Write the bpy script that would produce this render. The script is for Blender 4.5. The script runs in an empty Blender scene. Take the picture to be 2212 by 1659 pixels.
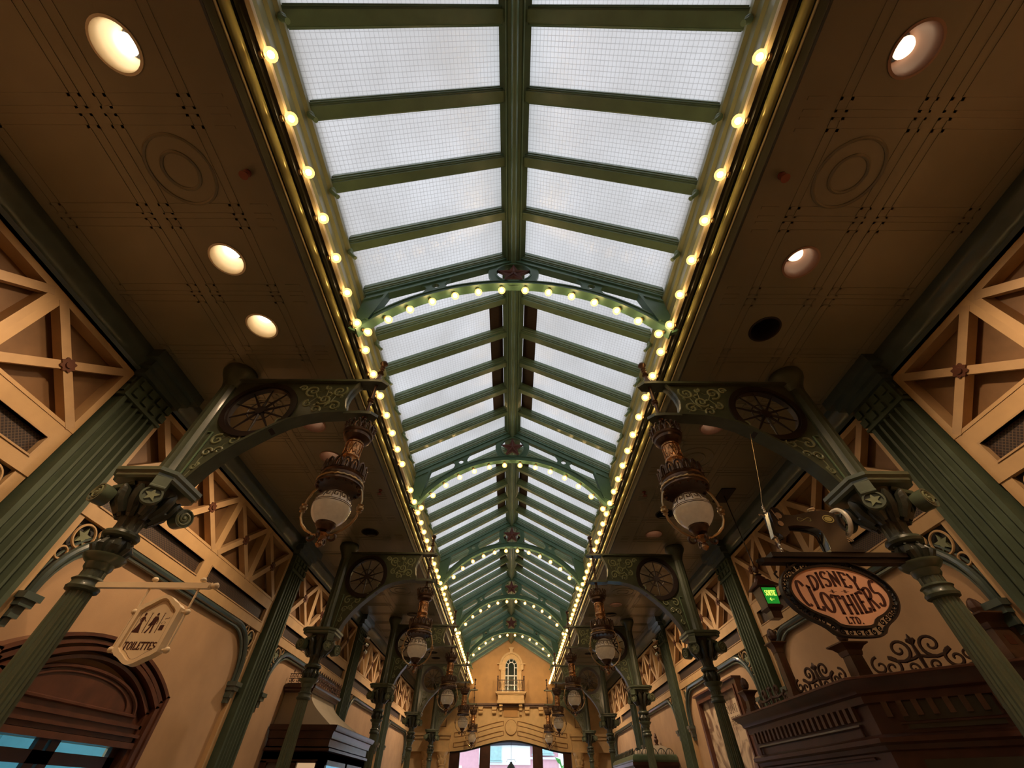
import bpy, bmesh, math, random
from math import sin, cos, pi, radians, sqrt, atan2
from mathutils import Vector, Matrix
from mathutils.geometry import tessellate_polygon
random.seed(7)
S = bpy.context.scene
COL = S.collection
EYE = 1.6            # camera height above the floor; heights below are measured from the eye (h) and turned into z = h + EYE

# ------------------------------------------------------------------ camera, world, exposure
def nrm(v): return v.normalized()
F = 857.0
dy = nrm(Vector((1102-1106, -(1728-829.5), -F)))
dz = Vector((1113-1106, -(12-829.5), -F)); dz = nrm(dz - dz.dot(dy)*dy)
dx = dy.cross(dz)
cam_d = bpy.data.cameras.new('camera'); cam = bpy.data.objects.new('camera', cam_d); COL.objects.link(cam)
cam.matrix_world = Matrix(((dx.x, dx.y, dx.z, 0), (dy.x, dy.y, dy.z, 0), (dz.x, dz.y, dz.z, EYE), (0, 0, 0, 1)))
cam_d.sensor_width = 36; cam_d.lens = F/2212*36; cam_d.clip_start = 0.02; cam_d.clip_end = 200
S.camera = cam
W = bpy.data.worlds.new('overcast_sky'); S.world = W; W.use_nodes = True
nt = W.node_tree; bg = nt.nodes['Background']
tc = nt.nodes.new('ShaderNodeTexCoord'); sp = nt.nodes.new('ShaderNodeSeparateXYZ'); rp = nt.nodes.new('ShaderNodeValToRGB')
nt.links.new(tc.outputs['Generated'], sp.inputs[0]); nt.links.new(sp.outputs['Z'], rp.inputs[0]); nt.links.new(rp.outputs[0], bg.inputs[0])
rp.color_ramp.elements[0].color = (0.72, 0.84, 1.0, 1); rp.color_ramp.elements[1].color = (0.98, 0.965, 0.96, 1)
bg.inputs[1].default_value = 2.6
S.view_settings.view_transform = 'Standard'; S.view_settings.look = 'None'
S.view_settings.exposure = 0.0; S.view_settings.gamma = 1; S.view_settings.use_curve_mapping = False
S.cycles.max_bounces = 8; S.cycles.sample_clamp_indirect = 3.0

# ------------------------------------------------------------------ helpers
class MB:
    def __init__(s): s.v = []; s.f = []; s.sm = []
    def add(s, vs, fs, smooth=False):
        o = len(s.v); s.v += [tuple(v) for v in vs]
        for f in fs: s.f.append(tuple(i+o for i in f)); s.sm.append(smooth)
        return s
    def box(s, x0, x1, y0, y1, h0, h1):
        vs = [(x, y, z+EYE) for z in (h0, h1) for y in (y0, y1) for x in (x0, x1)]
        return s.add(vs, [(0,2,3,1),(4,5,7,6),(0,1,5,4),(2,6,7,3),(0,4,6,2),(1,3,7,5)])
    def beam(s, p0, p1, w, t, up=(1,0,0)):
        a = Vector((p0[0],p0[1],p0[2]+EYE)); b = Vector((p1[0],p1[1],p1[2]+EYE)); d = (b-a).normalized()
        u = Vector(up); u = (u - u.dot(d)*d).normalized(); r = d.cross(u)
        vs = []
        for q in (a, b):
            for i, j in ((-1,-1),(1,-1),(1,1),(-1,1)): vs.append(q + r*(w/2*i) + u*(t/2*j))
        return s.add(vs, [(3,2,1,0),(4,5,6,7),(0,1,5,4),(1,2,6,5),(2,3,7,6),(3,0,4,7)])
    def tube(s, pts, r, n=8, closed=False, sc=None):
        P = [Vector((p[0],p[1],p[2]+EYE)) for p in pts]; m = len(P)
        R = r if isinstance(r, (list, tuple)) else [r]*m
        up = None; vs = []
        for i in range(m):
            if closed: d = P[(i+1)%m]-P[i-1]
            else: d = P[min(i+1,m-1)]-P[max(i-1,0)]
            d = d.normalized() if d.length > 1e-9 else Vector((0,0,1))
            if up is None:
                up = Vector((0,0,1)) if abs(d.z) < .9 else Vector((0,1,0))
            up = (up - up.dot(d)*d); up = up.normalized() if up.length > 1e-6 else d.orthogonal().normalized()
            q = d.cross(up)
            for k in range(n):
                a = 2*pi*k/n; vs.append(P[i] + (up*cos(a)+q*sin(a))*R[i])
        fs = []
        for i in range(m if closed else m-1):
            for k in range(n):
                a = i*n+k; b = i*n+(k+1)%n; c = ((i+1)%m)*n+(k+1)%n; d_ = ((i+1)%m)*n+k; fs.append((a,b,c,d_))
        if not closed: fs.append(tuple(range(n-1,-1,-1))); fs.append(tuple((m-1)*n+k for k in range(n)))
        return s.add(vs, fs, True)
    def lathe(s, prof, cx, cy, n=24, a0=0, flute=0, fl=0.0):
        vs = []; m = len(prof)
        for (r, h) in prof:
            for k in range(n):
                a = a0+2*pi*k/n; rr = r*(1-(fl if (flute and k%2) else 0))
                vs.append((cx+rr*cos(a), cy+rr*sin(a), h+EYE))
        fs = []
        for i in range(m-1):
            for k in range(n):
                fs.append((i*n+k, i*n+(k+1)%n, (i+1)*n+(k+1)%n, (i+1)*n+k))
        up = prof[-1][1] > prof[0][1]
        b0 = tuple(range(n)); b1 = tuple((m-1)*n+k for k in range(n))
        if up: fs += [b0[::-1], b1]
        else: fs = [f[::-1] for f in fs] + [b0, b1[::-1]]
        return s.add(vs, fs, True)
    def ball(s, c, r, n=12, m=8, sz=1.0):
        return s.lathe([(max(1e-4, r*sin(pi*i/m)), c[2]-r*sz*cos(pi*i/m)) for i in range(m+1)], c[0], c[1], n)
    def prism(s, polys, plane, a, b, smooth=False):
        """polys: [outer, hole, hole...] in 2D; plane 'xh' (thick along y), 'yh' (thick along x), 'xy' (thick along h)"""
        def P3(p, t):
            return {'xh': (p[0], t, p[1]+EYE), 'yh': (t, p[0], p[1]+EYE), 'xy': (p[0], p[1], t+EYE)}[plane]
        flat = [p for q in polys for p in q]
        tri = tessellate_polygon([[Vector((p[0],p[1],0)) for p in q] for q in polys])
        n = len(flat); vs = [P3(p,a) for p in flat]+[P3(p,b) for p in flat]; fs = []
        for t in tri:
            A, B, C = (flat[i] for i in t)
            cr = (B[0]-A[0])*(C[1]-A[1])-(B[1]-A[1])*(C[0]-A[0])
            if cr < 0: t = (t[0],t[2],t[1])
            fs.append((t[0],t[1],t[2])); fs.append((t[2]+n,t[1]+n,t[0]+n))
        o = 0
        for q in polys:
            m = len(q)
            for i in range(m): fs.append((o+i, o+i+n, o+(i+1)%m+n, o+(i+1)%m))
            o += m
        return s.add(vs, fs, smooth)
    def strip(s, prof, y0, y1, smooth=False, ny=1):
        vs = []
        for j in range(ny+1):
            y = y0+(y1-y0)*j/ny; vs += [(x, y, h+EYE) for x, h in prof]
        m = len(prof); fs = []
        for j in range(ny):
            for i in range(m-1): fs.append((j*m+i, j*m+i+1, (j+1)*m+i+1, (j+1)*m+i))
        return s.add(vs, fs, smooth)
    def loft(s, rings, caps=True, smooth=False):
        m = len(rings[0]); vs = [(p[0],p[1],p[2]+EYE) for r in rings for p in r]; fs = []
        for i in range(len(rings)-1):
            for k in range(m): fs.append((i*m+k, i*m+(k+1)%m, (i+1)*m+(k+1)%m, (i+1)*m+k))
        if caps: fs += [tuple(range(m-1,-1,-1)), tuple((len(rings)-1)*m+k for k in range(m))]
        return s.add(vs, fs, smooth)
    def merge(s, o): return s.add(o.v, o.f) if not o.sm else s._m(o)
    def _m(s, o):
        k = len(s.v); s.v += o.v; s.f += [tuple(i+k for i in f) for f in o.f]; s.sm += o.sm; return s
    def xf(s, fn): s.v = [tuple(fn(*v)) for v in s.v]; return s

def circ(cx, cy, r, n=32, a0=0, a1=2*pi, ry=None):
    ry = ry or r
    full = abs(a1-a0-2*pi) < 1e-6
    return [(cx+r*cos(a0+(a1-a0)*i/(n if full else n-1)), cy+ry*sin(a0+(a1-a0)*i/(n if full else n-1))) for i in range(n)]
def star(cx, cy, r, r2=None, n=5, a=pi/2):
    r2 = r2 or r*.42
    return [(cx+(r if i%2 == 0 else r2)*cos(a+i*pi/n), cy+(r if i%2 == 0 else r2)*sin(a+i*pi/n)) for i in range(2*n)]
def origin(o):
    v = Vector((0,0,0))
    while o: v += Vector(o.location); o = o.parent
    return v
def obj(name, mb, mat, parent=None, sharp=35, label=None):
    me = bpy.data.meshes.new(name)
    off = origin(parent) if parent else Vector((0,0,0))
    me.from_pydata([(v[0]-off.x, v[1]-off.y, v[2]-off.z) for v in mb.v], [], mb.f)
    me.polygons.foreach_set('use_smooth', mb.sm)
    me.validate(); me.update()
    bm_ = bmesh.new(); bm_.from_mesh(me); bmesh.ops.recalc_face_normals(bm_, faces=bm_.faces); bm_.to_mesh(me); bm_.free()
    try: me.set_sharp_from_angle(angle=radians(sharp))
    except Exception: pass
    me.materials.append(mat)
    o = bpy.data.objects.new(name, me); COL.objects.link(o)
    if parent: o.parent = parent
    if label: o['label'] = label
    return o
def struct(name, mb, mat, parent=None, sharp=35):
    o = obj(name, mb, mat, parent, sharp)
    if not parent: o['kind'] = 'structure'
    return o
def tag(o, label, cat, group=None):
    o['label'] = label; o['category'] = cat
    if group: o['group'] = group
    return o
def thing(name, label, cat, loc, group=None):
    o = bpy.data.objects.new(name, None); COL.objects.link(o); o.location = (loc[0], loc[1], loc[2]+EYE); o.empty_display_size = .1
    return tag(o, label, cat, group)
def dup(root, loc, label, group=None, mirror=False):
    r = root.copy(); COL.objects.link(r); r.location = (loc[0], loc[1], loc[2]+EYE)
    r['label'] = label
    if group: r['group'] = group
    if mirror: r.scale = (-1,1,1)
    for ch in list(root.children):
        c = ch.copy(); COL.objects.link(c); c.parent = r
        for g in ch.children:
            d = g.copy(); COL.objects.link(d); d.parent = c
    return r
ONES = ['','first','second','third','fourth','fifth','sixth','seventh','eighth','ninth','tenth','eleventh','twelfth','thirteenth','fourteenth','fifteenth','sixteenth','seventeenth','eighteenth','nineteenth']
TENS = {2:'twenty',3:'thirty',4:'forty',5:'fifty',6:'sixty'}
TTH = {2:'twentieth',3:'thirtieth',4:'fortieth',5:'fiftieth',6:'sixtieth'}
def nth(n):
    if n < 20: return ONES[n]
    return TTH[n//10] if n % 10 == 0 else TENS[n//10]+'-'+ONES[n%10]
SIDE = {-1:'left', 1:'right'}

# ------------------------------------------------------------------ materials
def mat(name, col, rough=.5, metal=0.0, var=.12, vs=6.0, bump=.0, bs=60.0, emit=None, es=0, coat=0, spec=.5):
    m = bpy.data.materials.new(name); m.use_nodes = True; n = m.node_tree; b = n.nodes['Principled BSDF']
    b.inputs['Roughness'].default_value = rough; b.inputs['Metallic'].default_value = metal
    b.inputs['Coat Weight'].default_value = coat; b.inputs['Coat Roughness'].default_value = .15
    b.inputs['Specular IOR Level'].default_value = spec
    t = n.nodes.new('ShaderNodeTexCoord'); no = n.nodes.new('ShaderNodeTexNoise'); no.inputs['Scale'].default_value = vs; no.inputs['Detail'].default_value = 5
    n.links.new(t.outputs['Object'], no.inputs['Vector'])
    cr = n.nodes.new('ShaderNodeValToRGB')
    cr.color_ramp.elements[0].position = .3; cr.color_ramp.elements[1].position = .7
    cr.color_ramp.elements[0].color = tuple(c*(1-var) for c in col)+(1,); cr.color_ramp.elements[1].color = tuple(min(1,c*(1+var)) for c in col)+(1,)
    n.links.new(no.outputs['Fac'], cr.inputs[0]); n.links.new(cr.outputs[0], b.inputs['Base Color'])
    if bump:
        n2 = n.nodes.new('ShaderNodeTexNoise'); n2.inputs['Scale'].default_value = bs; n2.inputs['Detail'].default_value = 4
        n.links.new(t.outputs['Object'], n2.inputs['Vector'])
        bp = n.nodes.new('ShaderNodeBump'); bp.inputs['Strength'].default_value = bump; bp.inputs['Distance'].default_value = .01
        n.links.new(n2.outputs['Fac'], bp.inputs['Height']); n.links.new(bp.outputs[0], b.inputs['Normal'])
    if emit:
        b.inputs['Emission Color'].default_value = emit+(1,); b.inputs['Emission Strength'].default_value = es
    return m
GREEN = mat('green_gloss_paint', (.13,.205,.125), .36, var=.12, bump=.08, bs=90, coat=.25)
GREEN2 = mat('deep_green_paint', (.052,.064,.038), .42, var=.2, vs=9, bump=.1, bs=70, coat=.3)
PILG = mat('pilaster_green_paint', (.066,.088,.055), .6, var=.15, vs=5, bump=.1, spec=.25)
DARKG = mat('blackened_green_casting', (.035,.038,.026), .32, var=.35, vs=20, bump=.3, bs=50, coat=.3)
POSTG = mat('post_green_paint', (.075,.095,.058), .34, var=.15, vs=9, coat=.5)
RELIEF = mat('olive_relief_paint', (.19,.21,.115), .4, var=.2)
TRUSS = mat('truss_green_paint', (.075,.16,.11), .42, var=.1, bump=.05)
CROWN = mat('dark_teal_paint', (.06,.085,.075), .3, var=.15, coat=.7)
GOLD = mat('gold_green_moulding', (.42,.38,.15), .25, metal=.3, var=.1)
DARKM = mat('dark_paint_and_cornice_shade', (.03,.028,.018), .3, var=.1, coat=.3)  # near-black also carries the shadow along the soffit edge
CREAMSTRIP = mat('cream_edge_paint', (.55,.45,.27), .4, var=.08)
FASCIA = mat('olive_fascia_paint', (.26,.27,.14), .35, var=.1, coat=.2)
CREAM = mat('cream_timber_paint', (.52,.33,.155), .55, var=.08, bump=.08, bs=120)
BRACE = mat('pale_brace_paint', (.47,.30,.15), .55, var=.1, bump=.06)
RECESS = mat('ochre_brown_panel', (.20,.105,.042), .6, var=.14)
PLASTER = mat('ochre_wall_plaster', (.50,.31,.165), .7, var=.09, vs=3, bump=.12, bs=160)
GABLE = mat('orange_gable_plaster', (.52,.29,.11), .7, var=.12, vs=2.5, bump=.1)
STONE = mat('cream_stone_paint', (.66,.44,.21), .55, var=.08, bump=.06)
GROOVE = mat('brown_groove', (.28,.14,.05), .6)
CEIL = mat('embossed_ceiling_paint', (.20,.18,.118), .34, var=.08, vs=2.0, bump=.06, bs=40, spec=.4, coat=.25)
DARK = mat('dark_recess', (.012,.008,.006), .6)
WOOD = mat('dark_mahogany', (.055,.017,.010), .35, var=.35, vs=5, bump=.06, bs=50, coat=.3)
WOOD2 = mat('carved_walnut', (.105,.05,.026), .4, var=.3, vs=8, bump=.08)
REDWOOD = mat('red_brown_timber', (.105,.036,.018), .42, var=.25, vs=7, coat=.25)
BRONZE = mat('dark_bronze', (.10,.058,.038), .34, metal=.75, var=.3, vs=14, bump=.1)
COPPER = mat('chased_copper', (.42,.21,.09), .27, metal=.9, var=.35, vs=18, bump=.6, bs=45)
BRASS = mat('aged_brass', (.48,.33,.17), .3, metal=.9, var=.2)
IRON = mat('black_iron', (.022,.014,.012), .4, metal=.3, var=.2)
IRONB = mat('brown_iron_scroll', (.07,.032,.02), .45, metal=.2, var=.2)
SIGNCREAM = mat('cream_sign_board', (.88,.68,.42), .5, var=.05)
SIGNPINK = mat('salmon_sign_board', (.88,.47,.29), .5, var=.08)
SIGNTXT = mat('dark_red_lettering', (.06,.012,.010), .5, var=.05)
RED = mat('maroon_star_paint', (.13,.045,.04), .45, var=.15)
STEEL = mat('polished_steel', (.75,.72,.66), .2, metal=1, var=.05)
WHITEW = mat('white_enamel_wheel', (.8,.74,.62), .3, var=.04)
BLACKG = mat('black_gloss_enamel', (.012,.009,.008), .14, coat=.8)
CANL = mat('cream_reflector', (.85,.72,.52), .35, var=.04)
CANR = mat('rose_reflector', (.30,.17,.12), .35, var=.04)
TEAL = mat('teal_room_wall', (.22,.48,.55), .6, var=.05)
FLOORM = mat('floor_tile', (.26,.21,.15), .35, var=.1, coat=.2)
HOODM = mat('buff_hood_plaster', (.36,.29,.19), .75, var=.06, vs=3, bump=.05)
PAVE = mat('street_paving', (.5,.48,.46), .8)
PINKW = mat('rose_facade_plaster', (.80,.44,.50), .8, var=.05)
WHITEF = mat('pale_facade_trim', (.93,.95,.95), .7, var=.03)
BLUEG = mat('slate_blue_vault', (.22,.26,.34), .6, var=.05)
LEAF = mat('bright_foliage', (.12,.42,.10), .6, var=.4, vs=9)
KEYB = mat('etched_key_brown', (.13,.075,.035), .4)
PAPER = mat('printed_ink', (.12,.07,.04), .7)
SPRK = mat('red_sprinkler', (.2,.05,.03), .4)

def emis(name, col, s):
    m = bpy.data.materials.new(name); m.use_nodes = True; n = m.node_tree; n.nodes.remove(n.nodes['Principled BSDF'])
    e = n.nodes.new('ShaderNodeEmission'); e.inputs[0].default_value = col+(1,); e.inputs[1].default_value = s
    n.links.new(e.outputs[0], n.nodes['Material Output'].inputs[0]); return m
CORE = emis('glowing_filament', (1,.66,.28), 110)
LAMPL = emis('bright_lamp', (1,.82,.55), 6)
LAMPR = emis('soft_lamp', (1,.72,.45), 2.5)
EXITG = emis('green_exit_panel', (.03,.42,.04), .55)
EXITY = emis('exit_lettering', (.75,1,.12), 1.3)
WARMP = emis('warm_shop_light', (1,.62,.33), .55)
BLUEP = emis('painted_daylight_glow', (.28,.62,.85), .75)  # emission stands in for cool daylight reflected in shop panes

def glass_bulb():
    m = bpy.data.materials.new('amber_bulb_glass'); m.use_nodes = True; n = m.node_tree; n.nodes.remove(n.nodes['Principled BSDF'])
    e = n.nodes.new('ShaderNodeEmission'); e.inputs[0].default_value = (1,.55,.14,1); e.inputs[1].default_value = 3.2
    t = n.nodes.new('ShaderNodeBsdfTransparent'); mx = n.nodes.new('ShaderNodeMixShader'); mx.inputs[0].default_value = .55
    n.links.new(t.outputs[0], mx.inputs[1]); n.links.new(e.outputs[0], mx.inputs[2]); n.links.new(mx.outputs[0], n.nodes['Material Output'].inputs[0]); return m
BULBG = glass_bulb()

def wired_glass():
    m = bpy.data.materials.new('wired_frosted_glass'); m.use_nodes = True; n = m.node_tree; L = n.links
    n.nodes.remove(n.nodes['Principled BSDF'])
    tc = n.nodes.new('ShaderNodeTexCoord'); sx = n.nodes.new('ShaderNodeSeparateXYZ'); L.new(tc.outputs['Object'], sx.inputs[0])
    def line(sock, sc, w):
        a = n.nodes.new('ShaderNodeMath'); a.operation = 'MULTIPLY'; L.new(sock, a.inputs[0]); a.inputs[1].default_value = sc
        f = n.nodes.new('ShaderNodeMath'); f.operation = 'FRACT'; L.new(a.outputs[0], f.inputs[0])
        g = n.nodes.new('ShaderNodeMath'); g.operation = 'LESS_THAN'; L.new(f.outputs[0], g.inputs[0]); g.inputs[1].default_value = w; return g.outputs[0]
    a = line(sx.outputs['X'], 1/.036, .10); b = line(sx.outputs['Y'], 1/.042, .10)
    mx = n.nodes.new('ShaderNodeMath'); mx.operation = 'MAXIMUM'; L.new(a, mx.inputs[0]); L.new(b, mx.inputs[1])
    no = n.nodes.new('ShaderNodeTexNoise'); no.inputs['Scale'].default_value = 1.3; no.inputs['Detail'].default_value = 6; L.new(tc.outputs['Object'], no.inputs['Vector'])
    cr = n.nodes.new('ShaderNodeValToRGB'); L.new(no.outputs['Fac'], cr.inputs[0])
    cr.color_ramp.elements[0].position = .3; cr.color_ramp.elements[1].position = .7
    cr.color_ramp.elements[0].color = (.55,.54,.53,1); cr.color_ramp.elements[1].color = (.635,.63,.63,1)
    mc = n.nodes.new('ShaderNodeMixRGB'); L.new(mx.outputs[0], mc.inputs[0]); L.new(cr.outputs[0], mc.inputs[1]); mc.inputs[2].default_value = (.43,.42,.41,1)
    t = n.nodes.new('ShaderNodeBsdfTranslucent'); L.new(mc.outputs[0], t.inputs[0])
    g = n.nodes.new('ShaderNodeBsdfGlossy'); g.inputs['Roughness'].default_value = .12; g.inputs[0].default_value = (.9,.9,.9,1)
    w = n.nodes.new('ShaderNodeTexNoise'); w.inputs['Scale'].default_value = 45; L.new(tc.outputs['Object'], w.inputs['Vector'])
    bp = n.nodes.new('ShaderNodeBump'); bp.inputs['Strength'].default_value = .25; bp.inputs['Distance'].default_value = .01; L.new(w.outputs['Fac'], bp.inputs['Height']); L.new(bp.outputs[0], g.inputs['Normal'])
    ms = n.nodes.new('ShaderNodeMixShader'); ms.inputs[0].default_value = .07; L.new(t.outputs[0], ms.inputs[1]); L.new(g.outputs[0], ms.inputs[2])
    L.new(ms.outputs[0], n.nodes['Material Output'].inputs[0]); return m
WGLASS = wired_glass()

def clear_glass():
    m = bpy.data.materials.new('clear_pane_glass'); m.use_nodes = True; n = m.node_tree; L = n.links; n.nodes.remove(n.nodes['Principled BSDF'])
    t = n.nodes.new('ShaderNodeBsdfTransparent'); t.inputs[0].default_value = (.93,.98,1,1); g = n.nodes.new('ShaderNodeBsdfGlossy'); g.inputs['Roughness'].default_value = .03
    mx = n.nodes.new('ShaderNodeMixShader'); mx.inputs[0].default_value = .07
    L.new(t.outputs[0], mx.inputs[1]); L.new(g.outputs[0], mx.inputs[2]); L.new(mx.outputs[0], n.nodes['Material Output'].inputs[0]); return m
CGLASS = clear_glass()
DGLASS = mat('dark_window_glass', (.02,.03,.025), .08, var=.3, coat=.6)

def globe_mat():
    m = bpy.data.materials.new('etched_globe_glass'); m.use_nodes = True; n = m.node_tree; L = n.links; b = n.nodes['Principled BSDF']
    tc = n.nodes.new('ShaderNodeTexCoord'); no = n.nodes.new('ShaderNodeTexNoise'); no.inputs['Scale'].default_value = 22; L.new(tc.outputs['Object'], no.inputs['Vector'])
    cr = n.nodes.new('ShaderNodeValToRGB'); L.new(no.outputs['Fac'], cr.inputs[0])
    cr.color_ramp.elements[0].color = (.34,.25,.14,1); cr.color_ramp.elements[1].color = (.50,.39,.24,1)
    L.new(cr.outputs[0], b.inputs['Base Color']); b.inputs['Roughness'].default_value = .25; b.inputs['Coat Weight'].default_value = .6
    b.inputs['Subsurface Weight'].default_value = .0
    b.inputs['Emission Color'].default_value = (1,.66,.36,1); b.inputs['Emission Strength'].default_value = .075
    return m
GLOBE = globe_mat()

def mesh_mat(name, bgc, wire, s=30.0, w=.22):
    m = bpy.data.materials.new(name); m.use_nodes = True; n = m.node_tree; L = n.links; b = n.nodes['Principled BSDF']
    tc = n.nodes.new('ShaderNodeTexCoord'); sx = n.nodes.new('ShaderNodeSeparateXYZ'); L.new(tc.outputs['Object'], sx.inputs[0])
    def mth(op, a, b2):
        q = n.nodes.new('ShaderNodeMath'); q.operation = op
        for i, v in enumerate((a, b2)):
            if v is None: continue
            if isinstance(v, (int, float)): q.inputs[i].default_value = v
            else: L.new(v, q.inputs[i])
        return q.outputs[0]
    u = mth('ADD', sx.outputs['Y'], sx.outputs['Z']); v = mth('SUBTRACT', sx.outputs['Y'], sx.outputs['Z'])
    a = mth('LESS_THAN', mth('FRACT', mth('MULTIPLY', u, s), None), w); c = mth('LESS_THAN', mth('FRACT', mth('MULTIPLY', v, s), None), w)
    f = mth('MAXIMUM', a, c); mx = n.nodes.new('ShaderNodeMixRGB'); L.new(f, mx.inputs[0]); mx.inputs[1].default_value = bgc+(1,); mx.inputs[2].default_value = wire+(1,)
    L.new(mx.outputs[0], b.inputs['Base Color']); b.inputs['Roughness'].default_value = .6; return m
VENTM = mesh_mat('dark_wire_vent', (.018,.009,.008), (.10,.06,.035))
LOUV = mesh_mat('ridge_mesh_dark', (.022,.010,.008), (.06,.028,.022), 45)
def poster_mat():
    m = mat('engraved_poster_paper', (.62,.47,.30), .5, var=.05); n = m.node_tree; L = n.links; b = n.nodes['Principled BSDF']
    tc = n.nodes.new('ShaderNodeTexCoord'); w = n.nodes.new('ShaderNodeTexNoise'); w.inputs['Scale'].default_value = 2.2; w.inputs['Detail'].default_value = 9; w.inputs['Distortion'].default_value = 1.6
    L.new(tc.outputs['Object'], w.inputs['Vector']); cr = n.nodes.new('ShaderNodeValToRGB'); L.new(w.outputs['Fac'], cr.inputs[0])
    cr.color_ramp.elements[0].position = .42; cr.color_ramp.elements[0].color = (.22,.13,.08,1); cr.color_ramp.elements[1].position = .55; cr.color_ramp.elements[1].color = (.64,.48,.31,1)
    L.new(cr.outputs[0], b.inputs['Base Color']); return m
POSTER = poster_mat()

# ------------------------------------------------------------------ stroke lettering (serifed, built from strips)
def arc(cx, cy, rx, ry, a0, a1, n=9): return [(cx+rx*cos(radians(a0+(a1-a0)*i/(n-1))), cy+ry*sin(radians(a0+(a1-a0)*i/(n-1)))) for i in range(n)]
GL = {
 'D': (.62, [[(.14,0),(.14,1)], [(.02,1),(.14,1)]+arc(.24,.5,.34,.5,80,-80)+[(.14,0),(.02,0)]]),
 'I': (.22, [[(.11,0),(.11,1)], [(0,0),(.22,0)], [(0,1),(.22,1)]]),
 'S': (.50, [arc(.25,.75,.2,.24,20,270)[0:9]+arc(.25,.25,.21,.25,90,-160)]),
 'N': (.60, [[(.1,0),(.1,1),(.5,0),(.5,1)], [(0,0),(.2,0)], [(0,1),(.12,1)], [(.4,1),(.6,1)]]),
 'E': (.50, [[(.12,0),(.12,1)], [(0,1),(.46,1),(.46,.84)], [(.12,.52),(.36,.52)], [(0,0),(.48,0),(.48,.18)]]),
 'Y': (.60, [[(.07,1),(.3,.48),(.53,1)], [(.3,.5),(.3,0)], [(.18,0),(.42,0)], [(0,1),(.16,1)], [(.44,1),(.6,1)]]),
 'C': (.60, [arc(.32,.5,.28,.5,50,310,13)]),
 'L': (.50, [[(.12,0),(.12,1)], [(0,1),(.24,1)], [(0,0),(.46,0),(.48,.2)]]),
 'O': (.64, [arc(.32,.5,.27,.5,0,360,19)]),
 'T': (.56, [[(.28,0),(.28,1)], [(.03,.82),(.03,1),(.53,1),(.53,.82)], [(.16,0),(.4,0)]]),
 'H': (.62, [[(.12,0),(.12,1)], [(.5,0),(.5,1)], [(.12,.5),(.5,.5)], [(.02,0),(.22,0)], [(.02,1),(.22,1)], [(.4,0),(.6,0)], [(.4,1),(.6,1)]]),
 'R': (.60, [[(.12,0),(.12,1)], [(0,1),(.12,1)]+arc(.26,.75,.24,.25,80,-80)+[(.12,.5)], [(.28,.5),(.56,0)], [(.02,0),(.22,0)]]),
 'U': (.60, [[(.1,1),(.1,.3)]+arc(.3,.3,.2,.3,180,360)+[(.5,1)]]),
 'G': (.62, [arc(.32,.5,.28,.5,50,320,13)+[(.56,.42),(.38,.42)]]),
 'A': (.6, [[(.02,0),(.3,1),(.58,0)], [(.13,.36),(.47,.36)]]),
 '.': (.18, [[(.06,.0),(.12,.0),(.12,.06),(.06,.06)]]),
 '-': (.3, [[(.02,.5),(.28,.5)]]), ' ': (.35, []),
}
def ribbon(mb, pts, w, fn, t0=0.0):
    """pts in letter plane; fn maps (x,y) -> 3D point; flat strip with mitred joints"""
    m = len(pts)
    if m < 2: return
    L, R = [], []
    for i in range(m):
        a = pts[max(i-1,0)]; b = pts[min(i+1,m-1)]; dx_, dy_ = b[0]-a[0], b[1]-a[1]; d = sqrt(dx_*dx_+dy_*dy_) or 1
        nx, ny = -dy_/d, dx_/d
        ww = w*(.42+.58*abs(dy_)/d)          # thick stems, thin bars
        L.append((pts[i][0]+nx*ww/2, pts[i][1]+ny*ww/2)); R.append((pts[i][0]-nx*ww/2, pts[i][1]-ny*ww/2))
    vs = [fn(*p) for p in L]+[fn(*p) for p in R]
    mb.add([(v[0],v[1],v[2]+EYE) for v in vs], [(i, i+1, m+i+1, m+i) for i in range(m-1)])
def word(mb, text, x0, x1, wt, fn, hgt=lambda x: 1.0, base=lambda x: 0.0, gap=.14):
    tot = sum(GL[c][0] for c in text)+gap*(len(text)-1); k = (x1-x0)/tot; x = 0
    for c in text:
        w, st = GL[c]
        for s_ in st:
            q = []
            for i in range(len(s_)-1):
                (ax,ay),(bx,by) = s_[i], s_[i+1]; n_ = 3
                for j in range(n_): q.append((ax+(bx-ax)*j/n_, ay+(by-ay)*j/n_))
            q.append(s_[-1])
            P_ = [(x0+(x+a)*k, base(x0+(x+a)*k)+b*hgt(x0+(x+a)*k)) for a, b in q]
            ribbon(mb, P_, wt, fn)
        x += w+gap
def spiral(cx, cy, r0, turns, a0, d=1, n=28, r1=.12):
    return [(cx+(r0*(1-(1-r1)*i/(n-1)))*cos(a0+d*2*pi*turns*i/(n-1)), cy+(r0*(1-(1-r1)*i/(n-1)))*sin(a0+d*2*pi*turns*i/(n-1))) for i in range(n)]

# ------------------------------------------------------------------ setting: floor, ceilings, walls
Y0, YE = -3.0, 21.8
XW = 4.12
BAY = 4.5; PY = 3.1                      # lamp posts and pilasters stand at PY + k*BAY
floor = MB().box(-4.3, 4.3, Y0, YE+.4, -1.7, -1.6); struct('floor', floor, FLOORM)

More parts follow.
